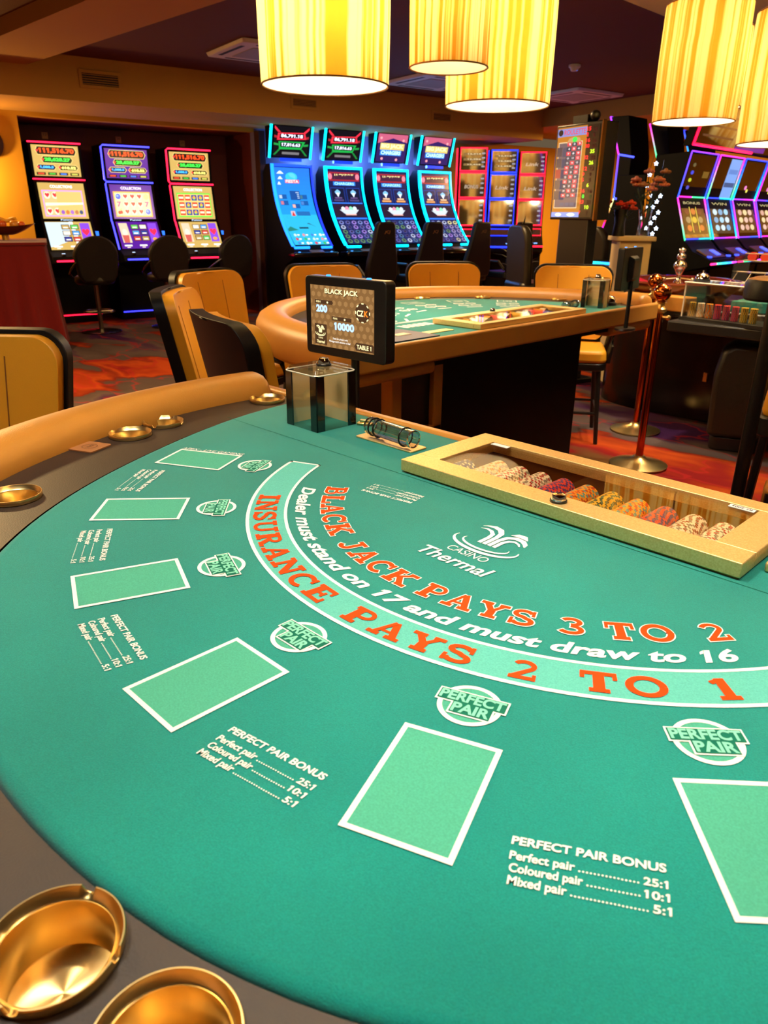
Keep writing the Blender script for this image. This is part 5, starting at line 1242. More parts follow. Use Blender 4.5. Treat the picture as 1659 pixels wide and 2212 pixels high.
# wall lamp at the left edge and its light
sc_ = thing('wall_lamp', 'dark round wall lamp at the left edge of the photo', 'lamp', W(-1.42, .0, 2.02), RZW)
MB().m(mat('bronze', (70, 44, 22), .4, metal=.6)).lathe([(0, .0), (.17, .0), (.175, .012), (.10, .05), (0, .055)], (0, 0, 0), 28).build('disc', sc_, smooth=40)
sc_.children[0].rotation_euler = (R(90), 0, 0); sc_.children[0].location = (0, -.06, 0)
MB().m(STEEL).cyl((0, -.08, 0), (0, 0, 0), .02).build('stem', sc_)
d = bpy.data.lights.new('wall_lamp_light', 'POINT'); d.energy = 34; d.color = (1, .58, .18); d.shadow_soft_size = .05
l = bpy.data.objects.new('wall_lamp_light', d); C.objects.link(l); l.parent = sc_; l.location = (-.35, -.30, -.30)

# ------------------------------------------------------------------ the machines
tower_slot('alcove slot machine at the left with gold screens and broken red neon', -.63, -.30, REDN, 0, 1)
tower_slot('alcove slot machine in the middle with purple screens and blue neon', .21, -.30, BLUN, 1, 2)
tower_slot('alcove slot machine at the right with red neon and fruit reels', 1.03, -.30, REDN, 2, 3)
for a, c in ((-.58, (200, 110, 60)), (.33, (196, 96, 70)), (1.20, (170, 110, 50))):
    t = thing('number_plate', 'tiny number plate on the wall above the %s alcove slot machine' % ('left' if a < 0 else 'middle' if a < 1 else 'right'), 'sign', W(a, -.948, 2.17), RZW, 'number plates in the alcove')
    MB().m(mat('plate_%d' % c[0], c, .5)).bx(-.035, .035, -.008, 0, 0, .075).build('plate', t); MB().m(INK).flat(fit(text2d(str(int(a*10)+17)), -.02, .02, .035, .06), lambda x, y: (x, -.0085, y)).build('digits', t, smooth=0)
slot_stool('black stool at the alcove slot machine with gold screens', W(-.62, .72, 0), RZW + math.pi)
slot_stool('black stool at the purple alcove slot machine', W(.22, .72, 0), RZW + math.pi)
slot_stool('black stool at the right alcove slot machine', W(1.05, .70, 0), RZW + math.pi + R(12))
BL = ['curved slot machine with bright blue underwater screen, first of the neon row', 'cyan curved slot machine second from the left with dark jackpot topper', 'cyan curved slot machine third from the left with purple topper', 'cyan curved slot machine at the right end of the blue row']
for i, lb in enumerate(BL): curved_slot(lb, 2.10 + .795*i, .60, (20, 110, 255) if i == 0 else (0, 190, 255), i)
RL = ['red neon slot machine beside the blue curved row', 'blue neon slot machine between two red ones', 'red neon slot machine nearest the roulette number display']
for i, lb in enumerate(RL): stacked_slot(lb, 5.17 + .63*i, .60, (255, 16, 40) if i != 1 else (20, 40, 255), i)
TL = ['leftmost of the four black tall-back chairs', 'black tall-back chair second from the left of the four', 'black tall-back chair third from the left of the four', 'rightmost of the four black tall-back chairs, before the red slots']
for (a, b), lb in zip(((2.55, 1.75), (3.30, 1.75), (4.12, 1.75), (4.88, 1.78)), TL): tall_chair(lb, W(a, b, 0), RZW + math.pi)

# ------------------------------------------------------------------ roulette number display
dp = thing('roulette_display', 'upright screen with red and black roulette numbers on a black stand', 'display', (-2.90, 4.60, 0), R(-16.5))
MB().m(BLKM).bx(-.255, .255, .0, .16, 1.295, 1.985).build('housing', dp, bevel=.008)
MB().m(mat('bronze_trim', (130, 86, 36), .3, metal=.7)).bx(.250, .262, -.006, .03, 1.29, 1.99).build('side_trim', dp)
b = MB().m(BLKM).bx(-.17, .17, .03, .13, .04, 1.30); b.bx(-.20, .20, -.08, .24, 0, .04); b.build('stand', dp, bevel=.006)
cm = MB().m(BLKM).bx(-.10, .06, .02, .12, 1.985, 2.04); cm.sphere((.10, .06, 2.03), .04, 12); cm.build('camera', dp)
s = Scr(plane_surf(-.235, .23, -.001, 1.965, -.001, 1.315)); nv = lambda i: i
s.rect(0, 1, 0, 1, (14, 8, 10), .5); s.rect(.0, .71, .05, 1, (176, 110, 34), .75); s.rect(.0, .70, .90, .985, (120, 130, 190), .8); s.text('ROULETTE', .16, .68, .915, .972, (190, 60, 80), .9, .02); s.disc(.075, .945, .06, .035, (24, 20, 24), .8)
s.rect(.0, .70, .0, .055, (130, 150, 215), .8); s.disc(.18, .028, .08, .02, (230, 235, 250), .9); s.disc(.5, .028, .10, .02, (230, 235, 250), .9)
s.rect(.05, .63, .10, .84, (226, 196, 150), .75); s.rect(.065, .615, .11, .83, (100, 86, 96), .65); s.poly([(.24, .82), (.60, .82), (.56, .875), (.44, .89), (.30, .875)], (190, 150, 100), .7); s.disc(.44, .86, .06, .028, (20, 190, 70), 1.0)
reds = {1, 3, 5, 7, 9, 12, 14, 16, 18, 19, 21, 23, 25, 27, 30, 32, 34, 36}
for r_ in range(12):
    for c_ in range(3):
        k = r_*3 + c_ + 1; u, v = .27 + .122*c_, .792 - .0515*r_
        s.rect(u, u+.105, v, v+.040, (206, 50, 66) if k in reds else (30, 40, 62), .8); s.text(str(k), u+.03, u+.078, v+.010, v+.031, (226, 220, 225), .8)
for c_ in range(3): s.rect(.27+.122*c_, .375+.122*c_, .125, .165, (80, 84, 110), .7)
for r_ in range(5): s.rect(.09, .22, .20+.12*r_, .30+.12*r_, (66, 58, 70) if r_ != 2 else (160, 40, 50), .65)
for i, (n_, c) in enumerate((('15', 0), ('1', 0), ('16', 0), ('30', 0), ('35', 1), ('32', 0), ('26', 1), ('12', 0), ('9', 0), ('5', 0), ('6', 1), ('16', 0), ('0', 2), ('23', 0), ('10', 1), ('7', 0))):
    u = .77 if c == 0 else .90 if c == 1 else .82; v = .93 - .060*i
    s.text(n_, u, u + (.10 if len(n_) > 1 else .05), v, v+.042, ((235, 30, 40), (190, 230, 40), (30, 220, 60))[c], 1.1, .03)
s.done('screen', dp)

# ------------------------------------------------------------------ dark slot island on the right
IL = ['island slot machine nearest the flower stand, glossy with gold lamp reflection', 'second island slot machine with pale blue screen half', 'third island slot machine with golden reflections', 'island slot machine cut off by the right edge of the photo']
for i, lb in enumerate(IL): bank_slot(lb, (-3.05, 7.14 + .70*i, 0), R(90), i)
KL = ['black island machine side with purple zig-zag neon behind the flowers', 'black island machine with green neon edge behind the first black side', 'black island machine with short blue neon edge behind the pendant lamp']
for i, lb in enumerate(KL): bank_slot(lb, (-3.76, 7.02 + .87*i, 0), R(-90), (3, 1, 2)[i], tall=True, group='tall black machines on the far side of the island')
isl = thing('island_cabinet', 'black end panel of the slot island behind the flower stand', 'cabinet', (-3.38, 6.76, 0), 0)
MB().m(BLKF).bx(-.32, -.02, .0, .03, 0, 1.72).build('end_panel', isl, bevel=.004);
sg = thing('overhead_sign', 'wide glossy bonus sign with red neon edge above the island slots', 'sign', (-3.02, 8.35, 1.97), R(90))
MB().m(BLKF).prism([(-.22, .0), (-.34, .48), (-.26, .48), (-.14, .0)], lambda y, z: (-1.55, y + .2, z), lambda y, z: (1.5, y + .2, z)).build('case', sg, bevel=.004)
sf = plane_surf(-1.52, 1.47, -.142, .465, -.022, .015); 
MB().m(DIMS).add([sf(0, 0, .002), sf(1, 0, .002), sf(1, 1, .002), sf(0, 1, .002)], [(0, 1, 2, 3)]).build('glossy_screen', sg, smooth=0)
s = Scr(sf); s.k = 8; s.rect(.34, .62, .02, .98, (110, 30, 150), .55); s.text('bonus', .37, .58, .25, .66, (190, 190, 215), .8, .05)
for j in range(4): s.rect(.05 + .02*j, .30, .18+.2*j, .22+.2*j, (100, 60, 40), .5)
s.done('sign_print', sg)
tube_path(sg, 'neon_strip', [sf(0, 1, .012), sf(0, 0, .012), sf(.5, 0, .012)], .014, (255, 10, 50), 2.6); tube_path(sg, 'neon_strip', [sf(1, 1, .012), sf(1, 0, .012)], .014, (70, 60, 255), 2.6)
for x_ in (-1.1, 1.1): MB().m(BLKF).cyl((x_, .12, .4), (x_, .12, .78), .02).build('hanger', sg)

for x, y, rz, lb in ((-4.12, 5.95, 150, 'rounded black chair left of the roulette display stand'), (-3.46, 6.10, 170, 'rounded black chair between the display stand and the flower pedestal')):
    c_ = dark_chair(lb, (x, y, 0), R(rz)); c_.scale = (1, 1, 1.3)
sh = thing('side_console', 'dark low console with green and blue light bar by the flower stand', 'console', (-3.13, 5.42, 0), R(-10))
MB().m(BLKF).bx(-.20, .22, .0, .3, 0, .94).build('body', sh, bevel=.006)
b = MB()
for q, c in enumerate(((30, 220, 110), (30, 210, 160), (20, 190, 220), (20, 140, 255))): b.m(emi(c, 2.2)).cyl((-.20 + .10*q, -.01, .93), (-.10 + .10*q, -.01, .93), .012, n=8)
b.build('light_bar', sh)

# flower stand
fs_ = thing('flower_stand', 'cream square pedestal carrying flowers in front of the slot island', 'pedestal', (-2.55, 4.98, 0), R(44))
MB().m(CREAM).bx(-.125, .125, -.125, .125, 0, 1.14).build('column', fs_, bevel=.006); MB().m(CREAM).prism(rrect(.31, .31, .015, 3), lambda x, y: (x, y, 1.14), lambda x, y: (x, y, 1.175)).build('top', fs_, bevel=.006)
def flowers(label, loc, n, h, col, seed, vase):
    t = thing('flower_vase', label, 'flowers', loc, 0); rnd = random.Random(seed)
    MB().m(vase).lathe([(0, 0), (.045, 0), (.05, .01), (.040, .10), (.055, .20), (.052, .20), (.037, .10), (.04, .012), (0, .012)], (0, 0, 0), 24).build('vase', t, smooth=60)
    st = MB().m(mat('stem_green', (34, 52, 20), .7)); fl_ = MB(); lf = MB().m(mat('leaf_green', (40, 58, 24), .7))
    for i in range(n):
        a = rnd.uniform(0, 6.28); r = rnd.uniform(.03, .15); z = h*rnd.uniform(.72, 1.05); p = (r*math.cos(a), r*math.sin(a), z)
        st.tube([(0, 0, .05), (p[0]*.35, p[1]*.35, z*.55), p], .0035, 5)
        fl_.m(mat('petal_%d' % (col[i % len(col)][1]), col[i % len(col)], .7))
        for k in range(6):
            b_ = k*1.047; c_ = Vector((p[0] + .026*math.cos(b_), p[1] + .026*math.sin(b_), z)); fl_.sphere(c_, .022, 8, 1, 1, .6)
        fl_.sphere((p[0], p[1], z + .008), .02, 8)
        for k in range(2):
            q = rnd.uniform(.45, .8); c_ = Vector((p[0]*q, p[1]*q, z*q)); e_ = Vector((rnd.uniform(-.07, .07), rnd.uniform(-.07, .07), rnd.uniform(.02, .07)))
            sdv = e_.cross(Vector((0, 0, 1))).normalized()*.016; lf.add([c_, c_ + e_*.5 + sdv, c_ + e_, c_ + e_*.5 - sdv], [(0, 1, 2, 3)])
    st.build('stems', t); fl_.build('blossoms', t); lf.build('leaves', t, smooth=0)
flowers('tall pink and orange flowers in a glass vase on the pedestal', (-2.49, 5.04, 1.175), 12, .46, [(176, 104, 96), (196, 110, 70), (150, 100, 60)], 3, ACRYL)
flowers('small red flowers in a dark vase on the pedestal', (-2.63, 4.90, 1.175), 5, .26, [(200, 40, 18), (206, 60, 24)], 5, BLKM)
sl = thing('star_lights', 'string of white star lights hanging beside the flowers', 'string lights', (-2.43, 5.10, 1.175), 0); rnd = random.Random(2)
w_ = MB().m(STEEL); w_.tube([(.0 + .012*math.sin(i), -.01*math.cos(i*1.3), .04*i) for i in range(15)], .002, 5); w_.tube([(-.12 + .01*math.sin(i*1.7), .06, .05*i) for i in range(13)], .002, 5); w_.build('wire', sl)
for i in range(15):
    x, y, z = (.0 + .03*math.sin(i*2.1), -.02, .04*i + .02) if i < 8 else (-.11 + .03*math.sin(i*1.9), .05, .08*(i-8) + .06)
    P = []
    for q in range(10): rr = (.017 if q % 2 == 0 else .008); P.append((rr*math.cos(R(36*q+90)), rr*math.sin(R(36*q+90))))
    MB().m(emi((205, 225, 255), 3.0)).prism(P, lambda a, b_: (x + a*.7, y + a*.7 - .004, z + b_), lambda a, b_: (x + a*.7 + .003, y + a*.7 + .003, z + b_)).build('star_bulb', sl)

pl = thing('potted_plant', 'dark spiky plant by the orange wall left of the roulette display', 'plant', (-4.75, 6.55, 0), 0); rnd = random.Random(4)
MB().m(BLKM).lathe([(0, 0), (.14, 0), (.18, .40), (.16, .40), (.14, .36), (0, .36)], (0, 0, 0), 24).build('pot', pl, smooth=40)
lv = MB().m(mat('leaf_dark', (26, 36, 16), .6)); MB().m(mat('stem_brown', (60, 40, 22), .7)).cyl((0, 0, .34), (0, 0, .95), .018, n=8).build('trunk', pl)
for i in range(34):
    a = rnd.uniform(0, 6.28); q = Vector((0, 0, rnd.uniform(.7, 1.0))); l_ = rnd.uniform(.3, .5); e = rnd.uniform(.1, 1.2)
    d1 = Vector((math.cos(a)*math.cos(e), math.sin(a)*math.cos(e), math.sin(e))); sd_ = Vector((-math.sin(a), math.cos(a), 0))*.014
    t1 = q + d1*l_*.55; t2 = q + d1*l_ - Vector((0, 0, .06)); lv.add([q - sd_*.6, t1 - sd_, t2, t1 + sd_, q + sd_*.6], [(0, 1, 2, 3, 4)])
lv.build('leaves', pl, smooth=0)

# ------------------------------------------------------------------ roulette table, behind the stanchions
rt = thing('roulette_table', 'black roulette table with tan ledge and green felt at the right', 'roulette table', (0, 0, 0), 0)
P = [(x, y) for x, y in arcp(-1.75, 4.24, .45, .54, 90, 270, 14)] + [(.9, 3.70), (.9, 4.78)]
MB().m(BLKM).bx(-1.42, .9, 3.36, 3.695, .70, .76).build('dealer_shelf', rt, bevel=.008)
MB().m(BLKM).prism(P, lambda x, y: (x, y, .74), lambda x, y: (x, y, .80)).build('table_frame', rt, bevel=.01)
MB().m(FELT).bx(-1.22, .88, 3.75, 4.66, .80, .86).build('felt_top', rt, bevel=.004)
MB().m(TAN).bx(-1.2, .9, 4.67, 4.83, .80, .895).build('arm_rest', rt, bevel=.02, seg=3)
MB().m(TAN).prism([(-1.90, 3.72), (-1.46, 3.66), (-1.43, 3.76), (-1.87, 3.84)], lambda x, y: (x, y, .775), lambda x, y: (x, y, .865)).build('tan_ledge', rt, bevel=.008, seg=3)
b = MB().m(mat('dark_lacquer_panel', (20, 14, 10), .18, spec=.5)); Q = [(x, y) for x, y in arcp(-1.85, 4.45, .50, .30, 90, 270, 14)] + [(.7, 4.15), (.7, 4.75)]
b.prism(Q, lambda x, y: (x, y, .0), lambda x, y: (x, y, .74)); b.build('base', rt, bevel=.006)
for x, y in ((-1.45, 4.135), (-1.05, 4.135)): MB().m(BRASS).bx(x-.012, x+.012, y, y+.016, .28, .34).build('latch', rt)
rw = thing('spinning_bowl', 'brown roulette wheel bowl with chrome turret on the roulette table', 'roulette wheel', (-1.74, 4.14, .80), 0)
MB().m(DWOOD).lathe([(.30, .0), (.36, .06), (.40, .10), (.405, .125), (.385, .135), (.36, .128), (.28, .09), (.24, .085)], (0, 0, 0), 64).build('bowl', rw, smooth=50)
b = MB().m(BLKM).lathe([(.245, .08), (.20, .065), (.15, .06)], (0, 0, 0), 37)
for i in range(37):
    t0, t1 = 2*math.pi*i/37, 2*math.pi*(i+1)/37; b.m(mat('wheel_red', (150, 16, 20), .4) if i % 2 else BLKM)
    b.add([(.24*math.cos(t0), .24*math.sin(t0), .087), (.24*math.cos(t1), .24*math.sin(t1), .087), (.19*math.cos(t1), .19*math.sin(t1), .072), (.19*math.cos(t0), .19*math.sin(t0), .072)], [(0, 1, 2, 3)])
b.build('rotor', rw, smooth=0); MB().m(DWOOD).lathe([(.15, .06), (.06, .09), (.03, .11), (0, .11)], (0, 0, 0), 32).build('cone', rw, smooth=60)
MB().m(CHROME).lathe([(.03, .11), (.022, .13), (.014, .15), (.030, .19), (.044, .215), (.040, .235), (.018, .255), (.030, .270), (.028, .290), (.012, .300), (.022, .312), (.022, .325), (0, .338)], (0, 0, 0), 24).build('turret', rw, smooth=60)
for i in range(4): MB().m(CHROME).cyl((0, 0, .14), (.09*math.cos(1.57*i+.4), .09*math.sin(1.57*i+.4), .13), .007, n=8).sphere((.09*math.cos(1.57*i+.4), .09*math.sin(1.57*i+.4), .13), .014, 10).build('turret_arm', rw)
b2 = dup(bl, (-1.325, 3.53, .977), 0, 'chrome service bell on the clear chip box by the roulette wheel')
# acrylic chip box on the dealer side
cb = thing('chip_box', 'clear acrylic box of chips on the dealer side of the roulette table', 'chip box', (-1.10, 3.50, .80), R(-12))
b = MB().m(ACRYL)
for q in ((-.27, .27, -.10, -.095), (-.27, .27, .095, .10), (-.27, -.265, -.095, .095), (.265, .27, -.095, .095)): b.bx(q[0], q[1], q[2], q[3], -.02, .17)
b.build('box_wall', cb, smooth=0); MB().m(ACRYL).bx(-.275, .275, -.105, .105, .17, .176).build('lid', cb, smooth=0); MB().m(BLKM).bx(-.28, .28, -.11, .11, -.04, -.02).build('base', cb)
MB().m(mat('acrylic_edge', (226, 214, 190), .15, spec=.8)).tube([(-.275, -.105, .173), (.275, -.105, .173), (.275, .105, .173), (-.275, .105, .173)], .004, 6, closed=True).cyl((-.27, -.10, -.02), (-.27, -.10, .17), .004, n=6).build('edge', cb)
cs = [(6, 'orange'), (1, 'cream and gold'), (5, 'orange'), (4, 'red'), (8, 'red'), (4, 'crimson'), (6, 'yellow'), (6, 'yellow')]
MR = cb.matrix_basis if False else Matrix.Translation((-1.10, 3.50, .80)) @ Matrix.Rotation(R(-12), 4, 'Z')
ORD2 = ['first', 'second', 'third', 'fourth', 'fifth', 'sixth', 'seventh', 'last']
for i, (pi_, nm) in enumerate(cs):
    for k in range(7):
        o = protos[pi_].copy(); C.objects.link(o); o.rotation_euler = (0, 0, random.uniform(0, 6)); o.scale = (1, 1, 3.0)
        o.location = MR @ Vector((-.235 + .055*i, -.055, -.012 + k*.0112)); tag(o, '%s chip in the %s stack inside the roulette chip box' % (nm, ORD2[i]), 'casino chip', 'chips in the %s stack of the roulette box' % ORD2[i])
rk = thing('chip_rack', 'tiered clear chip rack on the roulette table at the right edge', 'chip rack', (-1.06, 4.50, .862), R(-4))
b = MB().m(ACRYL); b.bx(-.42, .62, -.14, .10, 0, .012)
for y, z in ((-.10, .06), (-.02, .12), (.06, .19)): b.bx(-.42, .62, y-.045, y+.045, z-.006, z)
b.bx(-.42, -.414, -.14, .10, 0, .22); b.build('tiers', rk, smooth=0)
e_ = MB().m(mat('acrylic_edge', (226, 214, 190), .15, spec=.8))
for y, z in ((-.145, .06), (-.065, .12), (.015, .19), (.015, .235)): e_.cyl((-.42, y, z), (.62, y, z), .0045, n=6)
for i in range(12): e_.cyl((-.42 + .094*i, -.12, .06), (-.42 + .094*i, -.05, .12), .003, n=6)
e_.build('tier_edge', rk)
for i in range(8):
    m_ = MB().m(_M['chip_%d_%d_%d' % ROWS[(i*4+4) % 11][0]]).cyl((-.37 + .085*i, .012, .215), (-.37 + .085*i, .05, .215), .030, n=18); o = m_.build('chip_end', rk)
    o['label'] = 'coloured chips standing in the top tier'

# ------------------------------------------------------------------ stanchions and things at the right edge
def stanchion(label, x, y):
    t = thing('stanchion', label, 'stanchion', (x, y, 0), 0, 'polished rope posts between the tables')
    MB().m(COPPER).cyl((0, 0, .03), (0, 0, .86), .021, n=20).build('pole', t)
    MB().m(BRASS).lathe([(0, .0), (.155, .0), (.16, .012), (.10, .03), (.04, .045), (.03, .06), (0, .06)], (0, 0, 0), 36).build('base', t, smooth=50)
    MB().m(BRASS).lathe([(.021, .85), (.034, .86), (.034, .872), (.024, .88), (.018, .895), (.030, .905), (.02, .915), (0, .915)], (0, 0, 0), 24).build('collar', t, smooth=50)
    MB().m(COPPER).sphere((0, 0, .955), .046, 24).build('ball', t, smooth=80)
    for s_ in (-1, 1): MB().m(BRASS).cyl((0, 0, .83), (s_*.05, .0, .83), .008, n=8).sphere((s_*.05, 0, .83), .014, 10).build('rope_hook', t)
stanchion('nearer copper rope post with gold ball top', -1.275, 2.93)
stanchion('further copper rope post behind the nearer one', -1.64, 3.60)
st_ = thing('padded_post', 'black post with round tan-topped pad at the right edge', 'post', (-.355, 1.81, 0), 0)
MB().m(BLKM).cyl((0, 0, .02), (0, 0, 1.08), .024, n=16).build('pole', st_)
MB().m(LEATHB).lathe([(0, 1.065), (.098, 1.065), (.105, 1.073), (.105, 1.12), (.098, 1.133), (0, 1.133)], (0, 0, 0), 32).build('pad', st_, smooth=40)
MB().m(TAN).lathe([(.096, 1.133), (.07, 1.141), (0, 1.143)], (0, 0, 0), 32).build('pad_top', st_, smooth=60)
MB().m(BLKM).lathe([(0, 0), (.09, 0), (.09, .015), (.04, .03), (0, .03)], (0, 0, 0), 28).build('base', st_)
tub_seat('low dark leather seat on a black base behind the black post', (-1.04, 3.70, 0), R(20))
so_ = thing('low_stool', 'mustard-topped stool cut off by the right edge behind the front tray', 'stool', (-.28, 2.27, 0), R(15))
MB().m(TAN_CH).prism(rrect(.36, .36, .06, 5), lambda x, y: (x, y, .60), lambda x, y: (x*.95, y*.95, .72)).build('seat', so_, bevel=.03, seg=3)
MB().m(BLKM).prism(rrect(.38, .38, .06, 5), lambda x, y: (x, y, .53), lambda x, y: (x, y, .61)).build('seat_frame', so_, bevel=.008)
for a, b in ((-1, -1), (1, -1), (1, 1), (-1, 1)): MB().m(BLKM).cyl((a*.15, b*.15, .55), (a*.18, b*.18, 0), .016, n=10).build('leg', so_)
cx_ = thing('carry_case', 'tan case with black handle at the right edge behind the front tray', 'case', (-.13, 1.76, 0), R(15))
MB().m(TAN).bx(-.12, .12, -.06, .06, 0, .46).build('body', cx_, bevel=.015, seg=3)
MB().m(BLKM).tube([(-.10, -.062, .44), (-.10, -.075, .36), (-.075, -.08, .31), (-.045, -.075, .36), (-.045, -.062, .44)], .012, 8).build('handle', cx_)

# ------------------------------------------------------------------ red draped table with fruit at the left
rd = thing('draped_table', 'tall red draped table at the left edge', 'table', (-7.97, 2.00, 0), R(-22))
w_, d_ = .62, .40; n = 96; vs = []
out = rrect(2*w_, 2*d_, .06, 5)
per = [(Vector(a), Vector(b)) for a, b in zip(out, out[1:] + out[:1])]; L_ = sum((b-a).length for a, b in per)
pts = []
for i in range(n*2):
    s = L_*i/(n*2); 
    for a, b in per:
        l_ = (b-a).length
        if s <= l_: pts.append(a + (b-a)*(s/l_)); break
        s -= l_
for j in range(8):
    f = j/7; z = 1.02*(1-f) + .01
    for i, p in enumerate(pts):
        k = 1 + .16*f**1.2 + .055*f**.7*math.sin(i*.62 + .7*math.sin(i*.21)) + .03*f*math.sin(i*.23+1)
        vs.append((p.x*k, p.y*k, z))
K = len(pts); fs = [(j*K+i, (j+1)*K+i, (j+1)*K+(i+1) % K, j*K+(i+1) % K) for j in range(7) for i in range(K)]
MB().m(CURT).add(vs, fs).build('cloth_skirt', rd, smooth=70)
MB().m(CURT).prism(rrect(2*w_+.03, 2*d_+.03, .06, 5), lambda x, y: (x, y, 1.015), lambda x, y: (x, y, 1.045)).build('cloth_top', rd, bevel=.008)
fbp = Vector((-8.08, 2.02, 1.045))
fb = thing('fruit_bowl', 'dark boat-shaped bowl on the red draped table', 'bowl', fbp, R(55))
b = MB().m(DWOOD); vs = []; n = 28
for j in range(5):
    f = j/4
    for i in range(n):
        t = 2*math.pi*i/n; vs.append((.36*(.35+.65*f)*math.cos(t), .17*(.3+.7*f)*math.sin(t), .05 + .085*f**1.6 + .03*f*abs(math.cos(t))**3))
b.add(vs, [(j*n+i, (j+1)*n+i, (j+1)*n+(i+1) % n, j*n+(i+1) % n) for j in range(4) for i in range(n)] + [tuple(range(n))]); b.build('bowl_shell', fb, smooth=60)
MB().m(GOLDS).cyl((-.05, 0, 0), (-.05, 0, .05), .035, n=16).cyl((.05, 0, 0), (.05, 0, .05), .035, n=16).build('foot', fb)
FR = [('apple', 'yellow apple at the right end of the fruit bowl', (200, 130, 40), .16, -.02, .045), ('apple', 'orange-red apple in the middle of the fruit bowl', (196, 84, 30), .05, -.05, .045), ('apple', 'pale apple left of the middle in the fruit bowl', (206, 150, 70), -.07, -.06, .045), ('apple', 'golden apple at the left end of the fruit bowl', (190, 110, 40), -.18, -.03, .042), ('orange', 'small orange behind the apples in the fruit bowl', (214, 90, 10), .22, .02, .035)]
for nm, lb, c, x, y, r in FR:
    o = MB().m(mat('fruit_%d' % c[1], c, .35)).lathe([(0, -.8*r), (.5*r, -.95*r), (.95*r, -.2*r), (r, .2*r), (.8*r, .75*r), (.35*r, .95*r), (0, .8*r)], (0, 0, 0), 18).build(nm, smooth=80)
    o.location = Vector(fbp) + Matrix.Rotation(R(55), 3, 'Z') @ Vector((x, y, .15)); tag(o, lb, 'fruit')
ba = thing('banana', 'yellow banana on top of the fruit bowl', 'fruit', fbp + Matrix.Rotation(R(55), 3, 'Z') @ Vector((.08, .0, .20)), R(70))
MB().m(mat('banana_yellow', (220, 160, 40), .45)).tube([(.11*math.cos(R(20+14*i)), .11*math.sin(R(20+14*i)) - .09, .012*math.sin(i)) for i in range(11)], [.006, .014, .018, .019, .02, .02, .02, .019, .016, .010, .005], 10).build('peel', ba, smooth=80)
g = MB().m(mat('grape_purple', (84, 26, 16), .3)); rnd = random.Random(9)
for i in range(40): g.sphere((rnd.gauss(0, .05), rnd.gauss(0, .035), rnd.uniform(0, .06)), .013, 8)
o = g.build('grapes', kind='stuff', smooth=80); o.location = fbp + Matrix.Rotation(R(55), 3, 'Z') @ Vector((-.08, .02, .165)); tag(o, 'bunch of dark grapes heaped in the fruit bowl', 'grapes')

# ------------------------------------------------------------------ pendant lamps
pendant('big pleated pendant lamp at the left of the trio over the second table', -1.742, 1.018, 1.745, .45, .60, 11)
pendant('small pleated pendant lamp in the middle of the trio over the second table', -1.60, 1.52, 1.845, .30, .58, 12)
pendant('big pleated pendant lamp hanging lowest at the right of the trio', -1.705, 1.975, 1.765, .45, .62, 13)
pendant('pleated pendant lamp over the roulette wheel', -1.47, 3.42, 1.80, .425, .545, 14, 80, group='pendants over the roulette table')
pendant('pleated pendant lamp cut off by the right edge of the photo', -.835, 3.065, 1.64, .45, .53, 15, 70, group='pendants over the roulette table')
pendant('small pleated pendant lamp half hidden behind the roulette pendants', -1.61, 3.98, 1.93, .30, .41, 16, 28, group='pendants over the roulette table')
pendant('pleated pendant lamp over the right of the front table', .72, -.32, 1.86, .45, .58, 21, 32, group='pendants over the front table', col=(1, .91, .73))
pendant('small pleated pendant lamp over the middle of the front table', .24, -.20, 1.95, .30, .55, 22, 18, group='pendants over the front table', col=(1, .91, .73))
pendant('pleated pendant lamp over the left of the front table, mirrored in the tray glass', -.23, -.30, 1.88, .45, .58, 23, 34, group='pendants over the front table', col=(1, .91, .73))

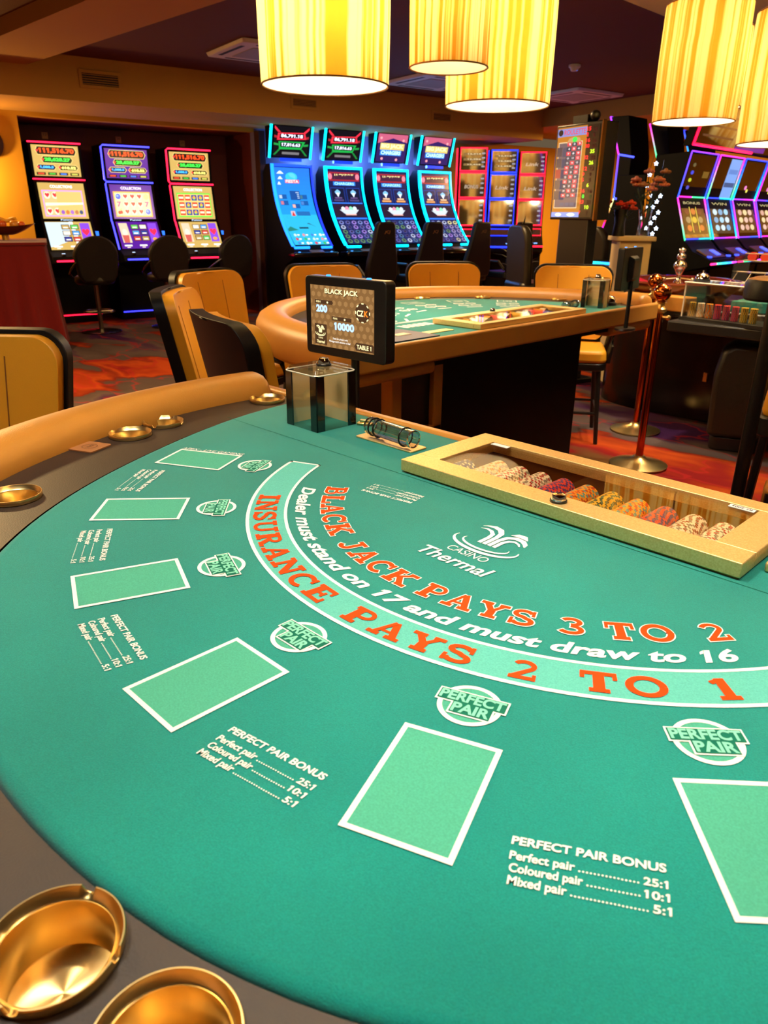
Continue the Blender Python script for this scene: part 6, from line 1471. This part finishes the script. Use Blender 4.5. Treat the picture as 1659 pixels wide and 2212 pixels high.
# further pendants of the same room, out of the frame but mirrored in the slot-machine glass
for i, (x, y, z) in enumerate(((-.35, 4.85, 1.75), (.35, 4.35, 1.80), (-1.9, 10.2, 1.66))):
    pendant(('pendant lamp mirrored in the red-framed slots', 'second pendant lamp mirrored in the red-framed slots', 'pendant lamp mirrored in the island screens')[i], x, y, z, .45, .62, 31 + i, 18, group='pendants further along, seen only in reflections')

# ------------------------------------------------------------------ pieces of parts hang under their part
SUB = {'knob': 'lid', 'lid_edge': 'lid', 'lid_window': 'lid_frame', 'lock_knob': 'lid_frame', 'number_plate': 'lid_frame', 'seam': 'backrest', 'seat_frame': 'seat', 'drop_box': 'drop_box_frame',
       'stitched_logo': 'backrest', 'lining': 'lamp_shade', 'rim_wire': 'lamp_shade', 'bulb': 'lamp_holder', 'back_plate': 'back_box', 'status_light': 'housing', 'side_trim': 'housing', 'camera': 'housing',
       'topper_screen': 'topper', 'topper_light': 'topper', 'neck_light': 'topper', 'card_reader': 'button_deck', 'rope_hook': 'pole', 'tier_edge': 'tiers', 'chip_end': 'tiers', 'turret_arm': 'turret',
       'blossoms': 'stems', 'leaves': 'stems', 'small_card': 'mat_sheet', 'plunger': 'bell_dome', 'sign_print': 'glossy_screen', 'heart_light': 'cabinet', 'badge': 'cabinet', 'grille': 'panel', 'air_slot': 'panel',
       'slats': 'frame', 'opening': 'frame', 'digits': 'plate', 'lid': 'box_wall', 'edge': 'box_wall', 'indicator': 'body', 'corner_apron': 'dealer_edge', 'star_bulb': 'wire', 'latch': 'base', 'deck_light': 'cabinet', 'side_lamp': 'cabinet'}
base = lambda o: o.name.split('.')[0]
for root in [o for o in C.objects if o.parent is None and o.type == 'EMPTY']:
    kids = list(root.children); by = {}
    for k in kids: by.setdefault(base(k), k)
    for k in kids:
        q = by.get(SUB.get(base(k)))
        if q and q is not k and q.parent is root and SUB.get(base(q)) not in by: k.parent = q
PL = {'lock_knob': 'chrome and black lock knob', 'knob': 'chrome knob', 'seam': 'dark stitched seam', 'ball': 'polished gold ball', 'back_shell': 'glossy black shell', 'number_plate': 'small white plate', 'dealer_edge': 'tan leather dealer edge', 'race_track': 'dark brown ring', 'arm_rest': 'tan padded rail'}
for o in C.objects:
    if o.parent and base(o) in PL: o['label'] = PL[base(o)]
